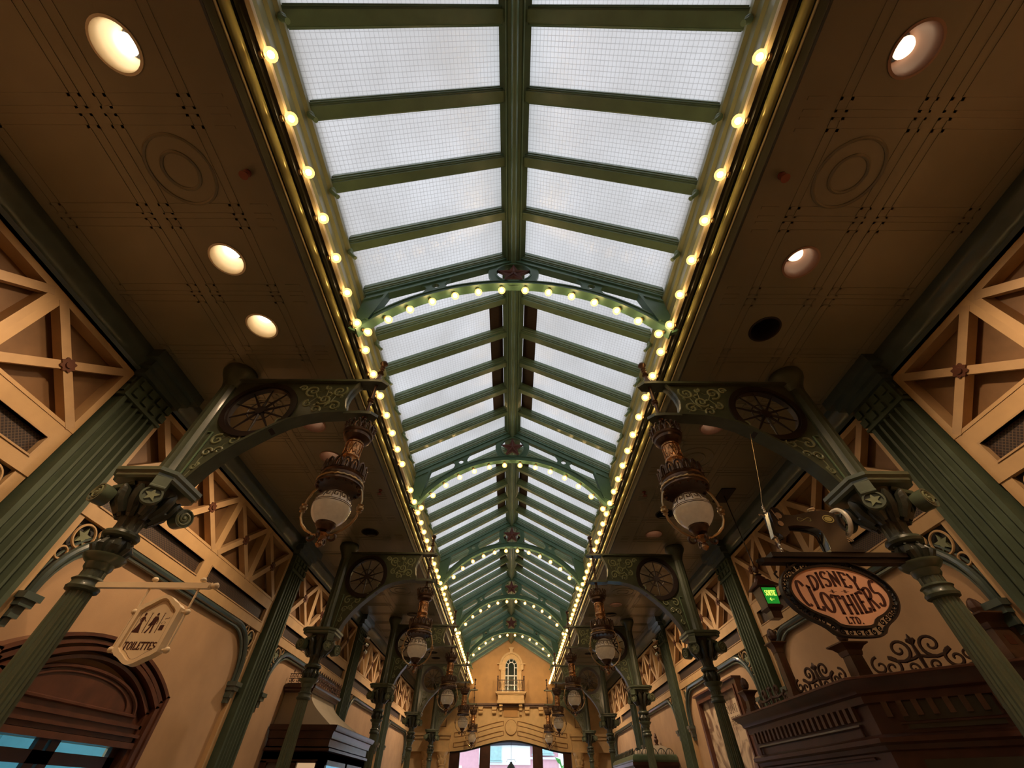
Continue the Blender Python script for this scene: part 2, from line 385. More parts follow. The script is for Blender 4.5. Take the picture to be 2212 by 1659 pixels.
LIGHTS = {-1: {.2:'on', 1.69:'on', 2.43:'on', 4.0:'dim', 4.73:'dim', 7.05:'off', 9.0:'added_wash', 11.75:'off', 14.3:'added_wash', 15.7:'off', 16.45:'off', 18.2:'added_wash', 19.4:'added_wash'},
           1: {.2:'rose', 1.69:'rose', 2.43:'off', 4.0:'rose', 6.3:'off', 7.05:'rose', 9.0:'added_wash', 10.87:'rose', 11.63:'off', 14.3:'added_wash', 15.7:'off', 18.2:'added_wash', 19.4:'added_wash'}}  # wash downlights are added on both sides to brighten the far bays
RL = .14
def ceiling(s):
    mb = MB(); x0, x1 = 1.93, XW+.1; hs = sorted(LIGHTS[s]); cut = []
    xs0, xs1 = 2.62-.2, 2.62+.2
    q = lambda a, b, c, d: (mb.add([(s*a, c, 3.4+EYE), (s*b, c, 3.4+EYE), (s*b, d, 3.4+EYE), (s*a, d, 3.4+EYE)], [(0,1,2,3)]))
    q(x0, xs0, Y0, YE); q(xs1, x1, Y0, YE); y = Y0
    for c in hs:
        q(xs0, xs1, y, c-.2); y = c+.2
        n = 32; inn = [(s*(2.62+RL*cos(2*pi*i/n+pi/4)), c+RL*sin(2*pi*i/n+pi/4)) for i in range(n)]
        out = []
        for i in range(n):
            a = 2*pi*i/n+pi/4; m_ = max(abs(cos(a)), abs(sin(a))); out.append((s*(2.62+.2*cos(a)/m_), c+.2*sin(a)/m_))
        mb.add([(p[0],p[1],3.4+EYE) for p in inn+out], [(i,(i+1)%n,n+(i+1)%n,n+i) for i in range(n)])
    q(xs0, xs1, y, YE)
    # slab above, so no sky leaks in
    mb.box(min(s*1.95,s*x1), max(s*1.95,s*x1), Y0, YE, 3.75, 3.85)
    # embossed panels: raised double frames on a .745 m grid
    P_ = .745; k = 0; y = .2-P_*4.5
    while y < YE:
        for a, b in ((.0,.016),(.07,.022)):
            for X0, X1 in ((2.05,2.19),(2.28,2.96),(3.05,3.86)):
                mb.box(min(s*X0,s*X1), max(s*X0,s*X1), y+a, y+a+b, 3.396, 3.402)
                mb.box(min(s*X0,s*X1), max(s*X0,s*X1), y+P_-a-b-.03, y+P_-a-.03, 3.396, 3.402)
                if X1-X0 > .3:
                    for X in (X0+a, X1-a-b): mb.box(min(s*X,s*(X+b)), max(s*X,s*(X+b)), y+.0, y+P_-.03, 3.396, 3.402)
        y += P_
    o = struct('ceiling', mb, CEIL); return o
for s in (-1, 1): ceiling(s)

def wall(s):
    mb = MB(); a, b = (XW, XW+.12)
    X = lambda p, q: (min(s*p,s*q), max(s*p,s*q))
    if s == -1:   # opening of the timber doorway
        mb.box(*X(a,b), Y0, 3.85, -1.6, 1.86); mb.box(*X(a,b), 5.65, YE+.3, -1.6, 1.86); mb.box(*X(a,b), 3.85, 5.65, .35, 1.86)
    else: mb.box(*X(a,b), Y0, YE+.3, -1.6, 1.86)
    mb.box(*X(a+.09,b+.06), Y0, YE+.3, 1.86, 3.75)
    return struct('wall_'+SIDE[s], mb, PLASTER)
for s in (-1, 1): wall(s)
struct('wall_back', MB().box(-4.3, 4.3, Y0-.15, Y0, -1.7, 5.6), PLASTER)

# cream boards, rails and strips that frame the frieze, one trim object per bay and side
trim_n = [0]
def trim(mb, m, sharp=35):
    trim_n[0] += 1
    return struct('trim_%d' % trim_n[0], mb, m, sharp=sharp)
BAYS = [-1, 0, 1, 2, 3]                  # bay k lies between pilaster k and pilaster k+1
def ybounds(k): return PY+k*BAY+.335, PY+(k+1)*BAY-.235
def sx(s, a, b): return (min(s*a,s*b), max(s*a,s*b))
for s in (-1, 1):
    for k in BAYS:
        a, b = ybounds(k); mb = MB()
        if k == 3: pass
        mb.box(*sx(s,4.05,4.20), a, b, 1.86, 1.975); mb.box(*sx(s,4.05,4.12), a, b, 1.84, 1.86)                     # board under the vents
        mb.box(*sx(s,4.05,4.20), a, b, 2.155, 2.30)                     # board over the vents
        cy = (a+b)/2
        v = [(a, a+.12), (cy-.09, cy+.09), (b-.12, b)]
        for p, q in v: mb.box(*sx(s,4.05,4.20), p, q, 1.975, 2.155)
        mb.box(*sx(s,4.06,4.13), a, a+.10, -1.6, 1.84); mb.box(*sx(s,4.06,4.13), b-.10, b, -1.6, 1.84)
        mb.box(*sx(s,4.05,4.20), a, b, 3.13, 3.22)
        trim(mb, CREAM)
    # crown moulding with the break over every pilaster
    prof = [(4.13,3.12),(4.05,3.12),(4.05,3.17),(4.02,3.19),(4.01,3.24),(3.97,3.30),(3.95,3.34),(3.95,3.41)]
    mb = MB().strip([(s*x,h) for x, h in prof], Y0, YE)
    for k in range(-1, 5):
        y = PY+k*BAY+.05
        pr = [(-.33,3.16,4.0,.0),( 0,0,0,0)]
        for (d, h0, h1, x0) in ((.30,3.12,3.2,3.93),(.34,3.2,3.28,3.88),(.40,3.28,3.41,3.82)): mb.box(*sx(s,x0,4.1), y-d, y+d, h0, h1)
    trim(mb, CROWN)

# lattice panels
def lattice(s, y0, y1, first=None):
    h0, h1 = 2.30, 3.13
    t = thing('lattice_panel', '', 'panel', (s*4.1, (y0+y1)/2, h0))
    w = .065
    obj('backing', MB().box(*sx(s,4.17,4.195), y0, y1, h0, h1), RECESS, t)
    f = MB().box(*sx(s,4.045,4.17), y0, y0+w, h0, h1); f.box(*sx(s,4.045,4.17), y1-w, y1, h0, h1)
    f.box(*sx(s,4.045,4.17), y0+w, y1-w, h0, h0+.03); f.box(*sx(s,4.045,4.17), y0+w, y1-w, h1-.06, h1)
    obj('frame', f, CREAM, t)
    a, b, c, d = y0+w*.8, y1-w*.8, h0+.02, h1-.05; x = s*4.085
    for p, q in (((x,a,c),(x,b,d)), ((x,a,d),(x,b,c))):
        obj('brace', MB().beam(p, q, .078, .085, (1,0,0)), BRACE, t)
    cy, ch = (y0+y1)/2, (c+d)/2; n = 16
    poly = [(cy+.062*(1+.13*cos(8*2*pi*i/64))*cos(2*pi*i/64), ch+.062*(1+.13*cos(8*2*pi*i/64))*sin(2*pi*i/64)) for i in range(64)]
    bm = MB().prism([poly], 'yh', s*4.028, s*4.05)
    bm.prism([circ(cy,ch,.03,16)], 'yh', s*4.015, s*4.03)
    obj('boss', bm, REDWOOD, t)
    return t
BAYN = {-1:'nearest the camera', 0:'between first and second pilasters', 1:'between second and third pilasters', 2:'between third and fourth pilasters', 3:'between fourth and fifth pilasters'}
for s in (-1, 1):
    for k in BAYS:
        a, b = ybounds(k); n = 4; p = (b-a)/n
        for i in range(n):
            if k == -1 and i < 2: continue
            y0 = a+i*p
            t = lattice(s, y0, y0+p)
            nn = i+1 if k >= 0 else i-1
            t['label'] = '%s X-braced lattice panel of the %s wall bay %s' % (nth(nn), SIDE[s], BAYN[k]); t['group'] = 'lattice panels of the %s wall frieze' % SIDE[s]

# vents
def vent(s, y0, y1, lab):
    t = thing('vent_grille', lab, 'vent', (s*4.1, (y0+y1)/2, 1.975), 'vent grilles under the frieze')
    obj('wire_mesh', MB().box(*sx(s,4.09,4.12), y0, y1, 1.976, 2.154), VENTM, t)
    f = MB(); x = 4.042; w = .014
    for (p, q, r_, u) in ((y0-w,y1+w,1.975-w,1.975),(y0-w,y1+w,2.155,2.155+w),(y0-w,y0,1.975,2.155),(y1,y1+w,1.975,2.155)): f.box(*sx(s,x,4.10), p, q, r_, u)
    obj('frame', f, BRACE, t)
for s in (-1, 1):
    for k in BAYS:
        a, b = ybounds(k); cy = (a+b)/2
        if k > -1: vent(s, a+.134, cy-.104, 'long dark wire vent grille, nearer one, %s wall %s' % (SIDE[s], BAYN[k]))
        vent(s, cy+.104, b-.134, 'long dark wire vent grille, farther one, %s wall %s' % (SIDE[s], BAYN[k]))

# green arch moulding, spandrels and corbels
def arch_path(a, b, off=0.0, r=.55, htop=1.80):
    p = [(a, 1.16), (a, htop-r)]
    p += [(a+r-(r-0)*cos(t), htop-r+r*sin(t)) for t in [pi/2*i/10 for i in range(1,11)]]
    p += [(b-r+r*sin(t), htop-r+r*cos(t)) for t in [pi/2*i/10 for i in range(0,11)]]
    p += [(b, 1.16)]
    return p
for s in (-1, 1):
    for k in BAYS:
        a, b = ybounds(k); a += .15; b -= .15
        mb = MB(); pth = arch_path(a, b)
        mb.tube([(s*4.06, y, h) for y, h in pth], .034, 8)
        mb.tube([(s*4.08, y, h) for y, h in arch_path(a+.05, b-.05, htop=1.75)], .02, 6)
        mb.tube([(s*4.085, y, h) for y, h in arch_path(a-.04, b+.04, htop=1.838)], .014, 6)
        trim(mb, CROWN)
        for e, (c, d) in enumerate(((a-.05, 1), (b+.05, -1))):
            if k == -1 and e == 0: continue
            nm = 'near' if e == 0 else 'far'
            t = thing('spandrel_ornament', '%s corner star ornament, %s wall arch %s' % (nm, SIDE[s], BAYN[k]), 'ornament', (s*4.1, c, 1.5), 'star spandrels of the wall arches')
            tri = [(c,1.84)]+[(c+d*(.60-.60*cos(pi/2*i/10)), 1.24+.60*sin(pi/2*i/10)) for i in range(10,-1,-1)]
            if d > 0: tri = tri[::-1]
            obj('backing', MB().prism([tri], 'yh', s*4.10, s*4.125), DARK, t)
            R_ = MB(); R_.tube([(s*4.07, c+d*(.135)+.105*cos(q), 1.705+.105*sin(q)) for q in [2*pi*i/28 for i in range(28)]], .012, 6, True)
            obj('large_ring', R_, CREAM, t)
            for (oy, oh, rr) in ((.047,1.52,.052),(.30,1.795,.043)):
                obj('small_ring', MB().tube([(s*4.07, c+d*oy+rr*cos(q), oh+rr*sin(q)) for q in [2*pi*i/20 for i in range(20)]], .010, 6, True), CREAM, t)
            obj('star', MB().prism([star(c+d*.135, 1.705, .082)], 'yh', s*4.075, s*4.10), RELIEF, t)
            m2 = MB()
            for (w, h0, h1, x) in ((.085,1.12,1.17,3.98),(.065,1.07,1.12,4.0),(.045,.99,1.07,4.03),(.03,.93,.99,4.06)): m2.box(*sx(s,x,4.12), c+d*.05-w, c+d*.05+w, h0, h1)
            tag(obj('arch_corbel', m2, CROWN), 'dark corbel, %s foot, %s wall arch %s' % (nm, SIDE[s], BAYN[k]), 'corbel', 'corbels of the wall arches')

# pilasters
def pilaster(s, k):
    y = PY+k*BAY+.05; w = .25
    t = thing('pilaster', 'green fluted pilaster on the %s wall, %s from the camera' % (SIDE[s], nth(k+1)), 'pilaster', (s*4.1, y, -1.6), 'green pilasters of the %s wall' % SIDE[s])
    pr = []; nfl = 5; yy = -w
    xs = 3.975
    pr.append((4.12,-w)); pr.append((xs,-w)); pr.append((xs,-w+.035)); fw = (2*w-.07)/nfl
    for i in range(nfl):
        c0 = -w+.035+i*fw
        for j in range(7):
            u = j/6; pr.append((xs+.045*sin(pi*u)**.8, c0+.012+(fw-.024)*u))
    pr += [(xs,w-.035),(xs,w),(4.12,w)]
    mb = MB()
    ring = lambda h: [(s*x, y+q, h) for x, q in (pr if s > 0 else pr)]
    mb.loft([ring(-1.3), ring(2.86)], True, False)
    obj('fluted_shaft', mb, PILG, t, 25)
    c = MB().box(*sx(s,3.975,4.12), y-w-.012, y+w+.012, 2.86, 3.14)
    c.box(*sx(s,3.955,4.12), y-w-.03, y+w+.03, 2.84, 2.87)
    for i in range(4):
        for j in range(2):
            q = y-w+.045+i*.137; c.box(*sx(s,3.95,3.98), q-.012, q+.068, 2.90+j*.115, 2.98+j*.115)
    for j in range(2):
        for i in range(1): c.box(*sx(s,4.01,4.07), y-w-.03, y-w, 2.90+j*.115, 2.98+j*.115)
    obj('block_capital', c, PILG, t)
    b_ = MB().box(*sx(s,3.95,4.12), y-w-.03, y+w+.03, -1.6, -1.3); obj('plinth', b_, PILG, t)
for s in (-1, 1):
    for k in range(5): pilaster(s, k)

# ------------------------------------------------------------------ skylight
HE, XE, HR, XR = 4.22, 1.84, 5.20, .10       # underside of the rafters at eave and ridge
SPC = .63; TR = 3.78; TY = 2.59              # rafter spacing, truss spacing, first truss
def roofh(x, off=0.0): return HR-(abs(x)-XR)*(HR-HE)/(XE-XR)+off
wn = [0]
ys = [TY+SPC*i for i in range(-8, 31)]
for s in (-1, 1):
    for i, y in enumerate(ys):
        if y > YE-.05: continue
        # rafter with stepped moulding
        mb = MB()
        for (w, t0, t1) in ((.078,.10,.165),(.070,.055,.10),(.058,.02,.055),(.046,-.012,.02)):
            q = []
            for (yy, o) in ((y-w,t0),(y+w,t0),(y+w,t1),(y-w,t1)): q.append((yy,o))
            mb.loft([[(s*XR, yy, roofh(XR,o)) for yy, o in q], [(s*XE, yy, roofh(XE,o)) for yy, o in q]])
        for dxx, dh in ((-.062,.055),(.062,.055),(-.072,.10),(.072,.10)): mb.tube([(s*XR, y+dxx, roofh(XR,dh)), (s*XE, y+dxx, roofh(XE,dh))], .009, 6)
        # foot of the rafter: little turned bracket on the fascia
        mb.tube([(s*1.80,y,4.19),(s*1.79,y,4.12),(s*1.74,y+.01,4.06),(s*1.71,y+.02,4.03)], [.022,.026,.018,.022], 8)
        mb.ball((s*1.79,y,4.14), .034, 10, 6)
        trim(mb, GREEN if i else GREEN)
        y2 = y+SPC
        if y2 > YE+.3: y2 = YE+.2
        wn[0] += 1
        g = MB(); h = .16
        g.loft([[(s*.02, y+.0, roofh(.02,h)), (s*.02, y2, roofh(.02,h)), (s*.02, y2, roofh(.02,h+.008)), (s*.02, y, roofh(.02,h+.008))],
                [(s*(XE+.04), y, roofh(XE+.04,h)), (s*(XE+.04), y2, roofh(XE+.04,h)), (s*(XE+.04), y2, roofh(XE+.04,h+.008)), (s*(XE+.04), y, roofh(XE+.04,h+.008))]])
        wo = struct('window_%d' % wn[0], g, WGLASS)
        idx = (i-8) % 6; bay = (i-8)//6
        if bay >= 0 and idx in (1,2,3,4):
            lv = MB(); lv.loft([[(s*.17, y+.07, roofh(.17,.15)), (s*.17, y2-.07, roofh(.17,.15)), (s*.17, y2-.07, roofh(.17,.158)), (s*.17, y+.07, roofh(.17,.158))],
                [(s*.37, y+.07, roofh(.37,.15)), (s*.37, y2-.07, roofh(.37,.15)), (s*.37, y2-.07, roofh(.37,.158)), (s*.37, y+.07, roofh(.37,.158))]])
            obj('mesh_vent', lv, LOUV, wo)
    # eave fascia, ledge and cornice
    A = [(1.88,4.42),(1.86,4.33),(1.84,4.22),(1.80,4.20),(1.80,4.16),(1.83,4.14),(1.80,3.98),(1.79,3.97),(1.815,3.95),(1.79,3.76),(1.76,3.74),(1.78,3.70),(1.76,3.60),(1.745,3.585)]
    trim(MB().strip([(s*x,h) for x, h in A], Y0, YE), FASCIA)
    B = [(1.76,3.60),(1.722,3.60),(1.718,3.575),(1.722,3.560),(1.755,3.560)]
    trim(MB().strip([(s*x,h) for x, h in B], Y0, YE), CREAMSTRIP)
    C_ = [(1.755,3.56),(1.765,3.575),(1.79,3.58),(1.80,3.565),(1.83,3.57),(1.845,3.585),(1.86,3.585)]
    trim(MB().strip([(s*x,h) for x, h in C_], Y0, YE), DARKM)
    D_ = [(s*(1.885+.037*cos(t)*1), 3.555+.037*sin(t)) for t in [pi+pi*1.1*i/12-.4 for i in range(13)]]
    trim(MB().strip(D_, Y0, YE, True), GOLD, 60)
    E_ = [(s*(1.928+.011*cos(t)), 3.522+.011*sin(t)) for t in [2*pi*i/8 for i in range(9)]]
    trim(MB().strip(E_, Y0, YE, True), CREAMSTRIP, 60)
    trim(MB().strip([(s*1.935,3.54),(s*1.935,3.395),(s*1.95,3.392),(s*1.96,3.41)], Y0, YE), DARKM)  # soffit-edge strip, its shadow put into the dark colour
    trim(MB().box(*sx(s,1.90,1.98), Y0, YE, 3.56, 4.40), GREEN)         # outer upstand closes the roof edge
# ridge beam
rb = MB()
for (w, h0, h1) in ((.16,5.235,5.42),(.125,5.20,5.235),(.10,5.165,5.20),(.065,5.13,5.165)): rb.box(-w, w, Y0, YE, h0, h1)
rb.tube([(0,Y0,5.125),(0,YE,5.125)], .036, 12); rb.tube([(.085,Y0,5.17),(.085,YE,5.17)], .014, 6); rb.tube([(-.085,Y0,5.17),(-.085,YE,5.17)], .014, 6)
trim(rb, GREEN)

# arched trusses
AC, AR = 2.574, 1.936
def truss(y, lab):
    t = thing('arched_truss', lab, 'truss', (0, y, 4.5), 'arched trusses under the skylight')
    ch = MB()
    for s in (-1, 1):
        for (w, a, b) in ((.05,-.02,.06),(.03,-.10,-.02),(.045,-.13,-.10)):
            ch.loft([[(0, y-w, roofh(0,a)), (0, y+w, roofh(0,a)), (0, y+w, roofh(0,b)), (0, y-w, roofh(0,b))],
                     [(s*1.79, y-w, roofh(1.79,a)), (s*1.79, y+w, roofh(1.79,a)), (s*1.79, y+w, roofh(1.79,b)), (s*1.79, y-w, roofh(1.79,b))]])
    obj('rafter_chord', ch, TRUSS, t)
    a0 = math.asin(1.70/AR)
    def band(mb, r0, r1, w, n=48):
        ring = []
        for i in range(n+1):
            a = -a0+2*a0*i/n; ring.append([(r0*sin(a), y-w, AC+r0*cos(a)), (r0*sin(a), y+w, AC+r0*cos(a)), (r1*sin(a), y+w, AC+r1*cos(a)), (r1*sin(a), y-w, AC+r1*cos(a))])
        mb.loft(ring, True, False); return mb
    ar = MB(); band(ar, AR, AR+.02, .055); band(ar, AR+.02, AR+.105, .02); band(ar, AR+.105, AR+.125, .032)
    obj('arch_rib', ar, TRUSS, t)
    pl = MB(); H0 = 4.835
    pl.prism([circ(0,H0,.335,48), circ(0,H0,.225,48)[::-1]], 'xh', y-.022, y+.022)
    pl.prism([circ(0,H0,.245,48), circ(0,H0,.225,48)[::-1]], 'xh', y-.032, y+.032)
    obj('star_ring', pl, TRUSS, t)
    st = MB().prism([star(0,H0,.225)], 'xh', y-.02, y+.02)
    for i in range(5):
        a = pi/2+i*2*pi/5; st.tube([(0,y-.03,H0),(.2*cos(a),y-.018,H0+.2*sin(a))], [.02,.004], 4)
    obj('star', st, RED, t)
    for s in (-1, 1):
        cx = s*.985; chh = 4.485; k = MB()
        ro = lambda x: roofh(x,-.11); ao = lambda x: AC+sqrt((AR+.10)**2-x*x)
        w_ = [(-.19,1),(-.13,.75),(-.105,.5),(-.13,.25),(-.19,0)]
        lf_ = [(cx+dx_, ao(cx+dx_)+(ro(cx+dx_)-ao(cx+dx_))*v_) for dx_, v_ in w_]; rt_ = [(cx-dx_, ao(cx-dx_)+(ro(cx-dx_)-ao(cx-dx_))*v_) for dx_, v_ in w_[::-1]]
        k.prism([lf_+rt_, circ(cx,chh,.048,28)[::-1]], 'xh', y-.022, y+.022)
        k.box(cx-.15, cx-.08, y-.02, y+.02, chh+(.09 if s<0 else .0)-.03, chh+(.06 if s < 0 else .13)) if False else None
        obj('link_ring', k, TRUSS, t)
        sg = MB(); poly = [(s*1.52,4.30),(s*1.66,4.27),(s*1.80,4.16),(s*1.80,3.62),(s*1.68,3.54),(s*1.64,3.70)]
        if s > 0: poly = poly[::-1]
        sg.prism([poly], 'xh', y-.025, y+.025); sg.beam((s*1.54,y,4.30),(s*1.645,y,3.72), .10, .035, (1,0,0))
        obj('end_strut', sg, TRUSS, t)
    return t
TN = ['nearest', 'second', 'third', 'fourth', 'farthest']
for i in range(5): truss(TY+TR*i, '%s green arched truss with star medallion spanning the skylight' % TN[i])

# bulbs
def bulb(loc):
    t = thing('light_bulb', '', 'bulb', loc); x, y, h = loc
    g = MB(); g.ball(loc, .046, 14, 10); obj('glass_globe', g, BULBG, t)
    c = MB(); c.ball(loc, .024, 10, 6); obj('filament', c, CORE, t)
    k = MB(); k.tube([(x+.034,y,h),(x+.052,y,h),(x+.056,y,h),(x+.075,y,h)], [.018,.017,.022,.022], 10); obj('socket', k, BRASS, t)
    return t
b0 = bulb((1.68, .25, 3.53)); first = True; last = 57
for s in (-1, 1):
    for k in range(0, 58):
        y = .25+.371*k
        if y > YE-.2: break
        if s == -1 and k == 14: continue
        lab = '%s glowing bulb from the near end of the %s cornice row under the skylight' % (nth(k+1 if not (s == -1 and k > 14) else k), SIDE[s]); grp = 'bulbs along the %s skylight cornice' % SIDE[s]
        if first: tag(b0, lab, 'bulb', grp); first = False; b0.location = (s*1.68, y, 3.53+EYE); b0.scale = (s,1,1)
        else: dup(b0, (s*1.68, y, 3.53), lab, grp).scale = (s,1,1)
for i in range(5):
    y = TY+TR*i
    for j in range(14):
        d = -63.8+9.1*j+4.65 - (0 if True else 0); a = radians(d); r = AR-.085
        r_ = dup(b0, (r*sin(a), y, AC+r*cos(a)), '%s glowing bulb from the left on the arch of the %s truss' % (nth(j+1), TN[i]), 'bulbs on the arch of the %s truss' % TN[i])
        r_.scale = (1,1,1); r_.rotation_euler = (0, -(pi/2-a), 0)

# ------------------------------------------------------------------ downlights, medallions, sprinklers
def downlight(s, y, kind):
    lab = {'on':'bright cream recessed downlight', 'dim':'pinkish recessed downlight', 'rose':'rose-lined recessed downlight', 'added_wash':'added dim rose recessed downlight', 'off':'unlit black recessed downlight'}[kind]
    n_ = nth(sorted(LIGHTS[s]).index(y)+1)
    t = thing('recessed_downlight', '%s in the %s ceiling, %s from the camera' % (lab, SIDE[s], n_), 'downlight', (s*2.62, y, 3.4), 'recessed downlights')
    c = MB(); prof = [(.158,3.398),(.158,3.392),(.141,3.390),(.136,3.40),(.130,3.47),(.112,3.56),(.088,3.62)]
    n = 32; vs = []; 
    for r_, h in prof:
        for k in range(n): vs.append((s*2.62+r_*cos(2*pi*k/n), y+r_*sin(2*pi*k/n), h+EYE))
    fs = [(i*n+k, i*n+(k+1)%n, (i+1)*n+(k+1)%n, (i+1)*n+k) for i in range(len(prof)-1) for k in range(n)]
    c.add(vs, fs, True)
    m = {'on':CANL,'dim':CANR,'rose':CANR,'added_wash':CANR,'off':DARK}[kind]
    obj('reflector', c, m, t, 50)
    d = MB().lathe([(.088,3.60),(.088,3.64)], s*2.62, y, 24); obj('housing_cap', d, DARK, t)
    if kind != 'off':
        l = MB().lathe([(.02,3.535),(.055,3.54),(.066,3.56),(.05,3.60)], s*2.62+s*(.035), y, 20); obj('lamp', l, LAMPL if kind == 'on' else LAMPR, t)
        ld = bpy.data.lights.new('downlight_beam','SPOT'); ld.energy = DL_W[kind]*(.28 if min(abs(y-q) for q in (3.1,7.6,12.1,16.6,21.1)) < .95 else 1.45); ld.color = (1,.74,.52) if kind == 'added_wash' else (1,.68,.40); ld.spot_size = radians(118); ld.spot_blend = .8; ld.shadow_soft_size = .05
        lo = bpy.data.objects.new('downlight_beam', ld); COL.objects.link(lo); lo.parent = t; lo.location = (0,0,-.03); lo.rotation_euler = (0, s*-radians(24), 0)
DL_W = {'on':105, 'dim':120, 'rose':110, 'added_wash':95}
for s in (-1, 1):
    for y in LIGHTS[s]: downlight(s, y, LIGHTS[s][y])
MED = [.95, 5.45, 10.0, 13.4]
for s in (-1, 1):
    for i, y in enumerate(MED + ([4.7] if s > 0 else [])):
        m = MB()
        for r_ in (.25,.135):
            m.tube([(s*2.62+r_*cos(q), y+r_*sin(q), 3.40) for q in [2*pi*k/40 for k in range(40)]], .014, 6, True)
        tag(obj('ceiling_rosette', m, CEIL), 'round embossed rosette in the %s ceiling, %s from the camera' % (SIDE[s], nth(sorted(MED+([4.7] if s > 0 else [])).index(y)+1)), 'rosette', 'ceiling rosettes')
    for i, y in enumerate((.96, 5.6, 10.2)):
        m = MB().lathe([(.03,3.40),(.03,3.385),(.012,3.38),(.012,3.34),(.035,3.335),(.035,3.33)], s*2.1, y, 12)
        tag(obj('fire_sprinkler', m, SPRK), 'small red-brown sprinkler head in the %s ceiling, %s from the camera' % (SIDE[s], nth(i+1)), 'sprinkler', 'ceiling sprinklers')

# ------------------------------------------------------------------ lamp posts with brackets
def lamp_post():
    X, Y = 3.14, PY
    t = thing('lamp_post', '', 'post', (X, Y, -1.6))
    obj('base', MB().lathe([(.20,-1.6),(.20,-1.45),(.17,-1.42),(.17,-1.1),(.13,-1.05),(.14,-1.0),(.11,-.95)], X, Y, 24), GREEN2, t)
    obj('fluted_shaft', MB().lathe([(.104,-.95),(.098,-.2),(.088,.5),(.078,1.03)], X, Y, 40, flute=1, fl=.10), POSTG, t, 20)
    obj('collar', MB().lathe([(.078,1.02),(.10,1.03),(.105,1.05),(.092,1.07),(.092,1.09),(.102,1.10),(.078,1.12)], X, Y, 28), GREEN2, t)
    obj('upper_shaft', MB().lathe([(.076,1.11),(.074,1.19)], X, Y, 32, flute=1, fl=.08), GREEN2, t)
    obj('flared_ring', MB().lathe([(.076,1.17),(.09,1.19),(.092,1.22),(.115,1.235),(.138,1.262),(.140,1.275),(.10,1.285),(.085,1.29)], X, Y, 32), POSTG, t)
    lf = MB().lathe([(.082,1.285),(.098,1.33),(.09,1.38),(.082,1.41)], X, Y, 24)
    for k in range(8):
        a = 2*pi*k/8
        lf.tube([(X+.085*cos(a),Y+.085*sin(a),1.29),(X+.115*cos(a),Y+.115*sin(a),1.34),(X+.09*cos(a),Y+.09*sin(a),1.39),(X+.11*cos(a),Y+.11*sin(a),1.40)], [.026,.03,.02,.008], 6)
    obj('leaf_knop', lf, DARKG, t)
    obj('neck_ring', MB().lathe([(.085,1.40),(.12,1.42),(.128,1.44),(.12,1.46),(.09,1.475)], X, Y, 28), GREEN2, t)
    nk = MB().lathe([(.088,1.47),(.085,1.52),(.095,1.58),(.12,1.62)], X, Y, 28, flute=1, fl=.09); obj('neck', nk, DARKG, t)
    cp = MB().lathe([(.10,1.60),(.13,1.66),(.14,1.72),(.17,1.79),(.18,1.85)], X, Y, 24)
    for k in range(8):
        a = 2*pi*k/8+.39
        cp.tube([(X+.10*cos(a),Y+.10*sin(a),1.58),(X+.14*cos(a),Y+.14*sin(a),1.64),(X+.17*cos(a),Y+.17*sin(a),1.68),(X+.19*cos(a),Y+.19*sin(a),1.665)], [.03,.035,.028,.012], 6)
    obj('capital', cp, DARKG, t)
    # scrolls at two corners, star discs hung on tabs at the two others
    def turned(mb, a, px, py):   # turn a piece modelled facing -y at the origin by a, then move it to the corner
        return mb.xf(lambda x, y, z: (px+x*cos(a)-y*sin(a), py+x*sin(a)+y*cos(a), z))
    for (ci, cj, a, d) in ((1,-1,radians(18),1), (-1,1,radians(-72),-1)):
        px, py = X+ci*.205, Y+cj*.205
        v = MB().prism([circ(0, 1.70, .080, 30)], 'xh', -.035, .05); v.prism([circ(0,1.70,.080,30), circ(0,1.70,.070,30)[::-1]], 'xh', -.045, -.035)
        v.tube([(-d*.02,.03,1.775),(-d*.09,.05,1.79),(-d*.15,.08,1.83)], [.022,.026,.02], 8)
        vo = obj('volute', turned(v, a, px, py), POSTG, t)
        sp2 = MB().tube([(p[0], -.038, p[1]) for p in spiral(0,1.70,.062,1.9,0,d,32)], .0105, 6); sp2.ball((0,-.04,1.70), .014, 8, 6); obj('scroll', turned(sp2, a, px, py), RELIEF, vo)
    for (ci, cj, a) in ((-1,-1,radians(-38)), (1,1,radians(142))):
        px, py = X+ci*.215, Y+cj*.215
        v = MB().box(-.055,.055,-.02,.10,1.755,1.85); v.tube([(-.055,-.02,1.755),(.055,-.02,1.755)], .018, 10)
        v.prism([circ(0,1.685,.070,28)], 'xh', -.012, .03); v.prism([circ(0,1.685,.074,28), circ(0,1.685,.060,28)[::-1]], 'xh', -.026, .02)
        vv = obj('star_disc', turned(v, a, px, py), POSTG, t); obj('star', turned(MB().prism([star(0,1.685,.055)], 'xh', -.022, -.008), a, px, py), RELIEF, vv)
    lf2 = MB()
    for k in range(10):
        a = 2*pi*k/10; lf2.tube([(X+.12*cos(a),Y+.12*sin(a),1.60),(X+.18*cos(a),Y+.18*sin(a),1.68),(X+.20*cos(a),Y+.20*sin(a),1.76),(X+.225*cos(a),Y+.225*sin(a),1.80)], [.03,.042,.04,.012], 7)
    obj('leaf_ring', lf2, DARKG, t)
    ab = MB()
    def oct(w, c): return [(X-w+c,Y-w),(X+w-c,Y-w),(X+w,Y-w+c),(X+w,Y+w-c),(X+w-c,Y+w),(X-w+c,Y+w),(X-w,Y+w-c),(X-w,Y-w+c)]
    rings = [(.235,.07,1.845),(.255,.08,1.86),(.255,.08,1.885),(.275,.09,1.90),(.275,.09,1.93)]
    ab.loft([[(p[0],p[1],h) for p in oct(w,c)] for w, c, h in rings])
    obj('abacus', ab, POSTG, t)
    obj('upper_pole', MB().lathe([(.115,1.93),(.10,1.98),(.092,2.2),(.088,3.15)], X, Y, 24, flute=1, fl=.06), GREEN2, t)
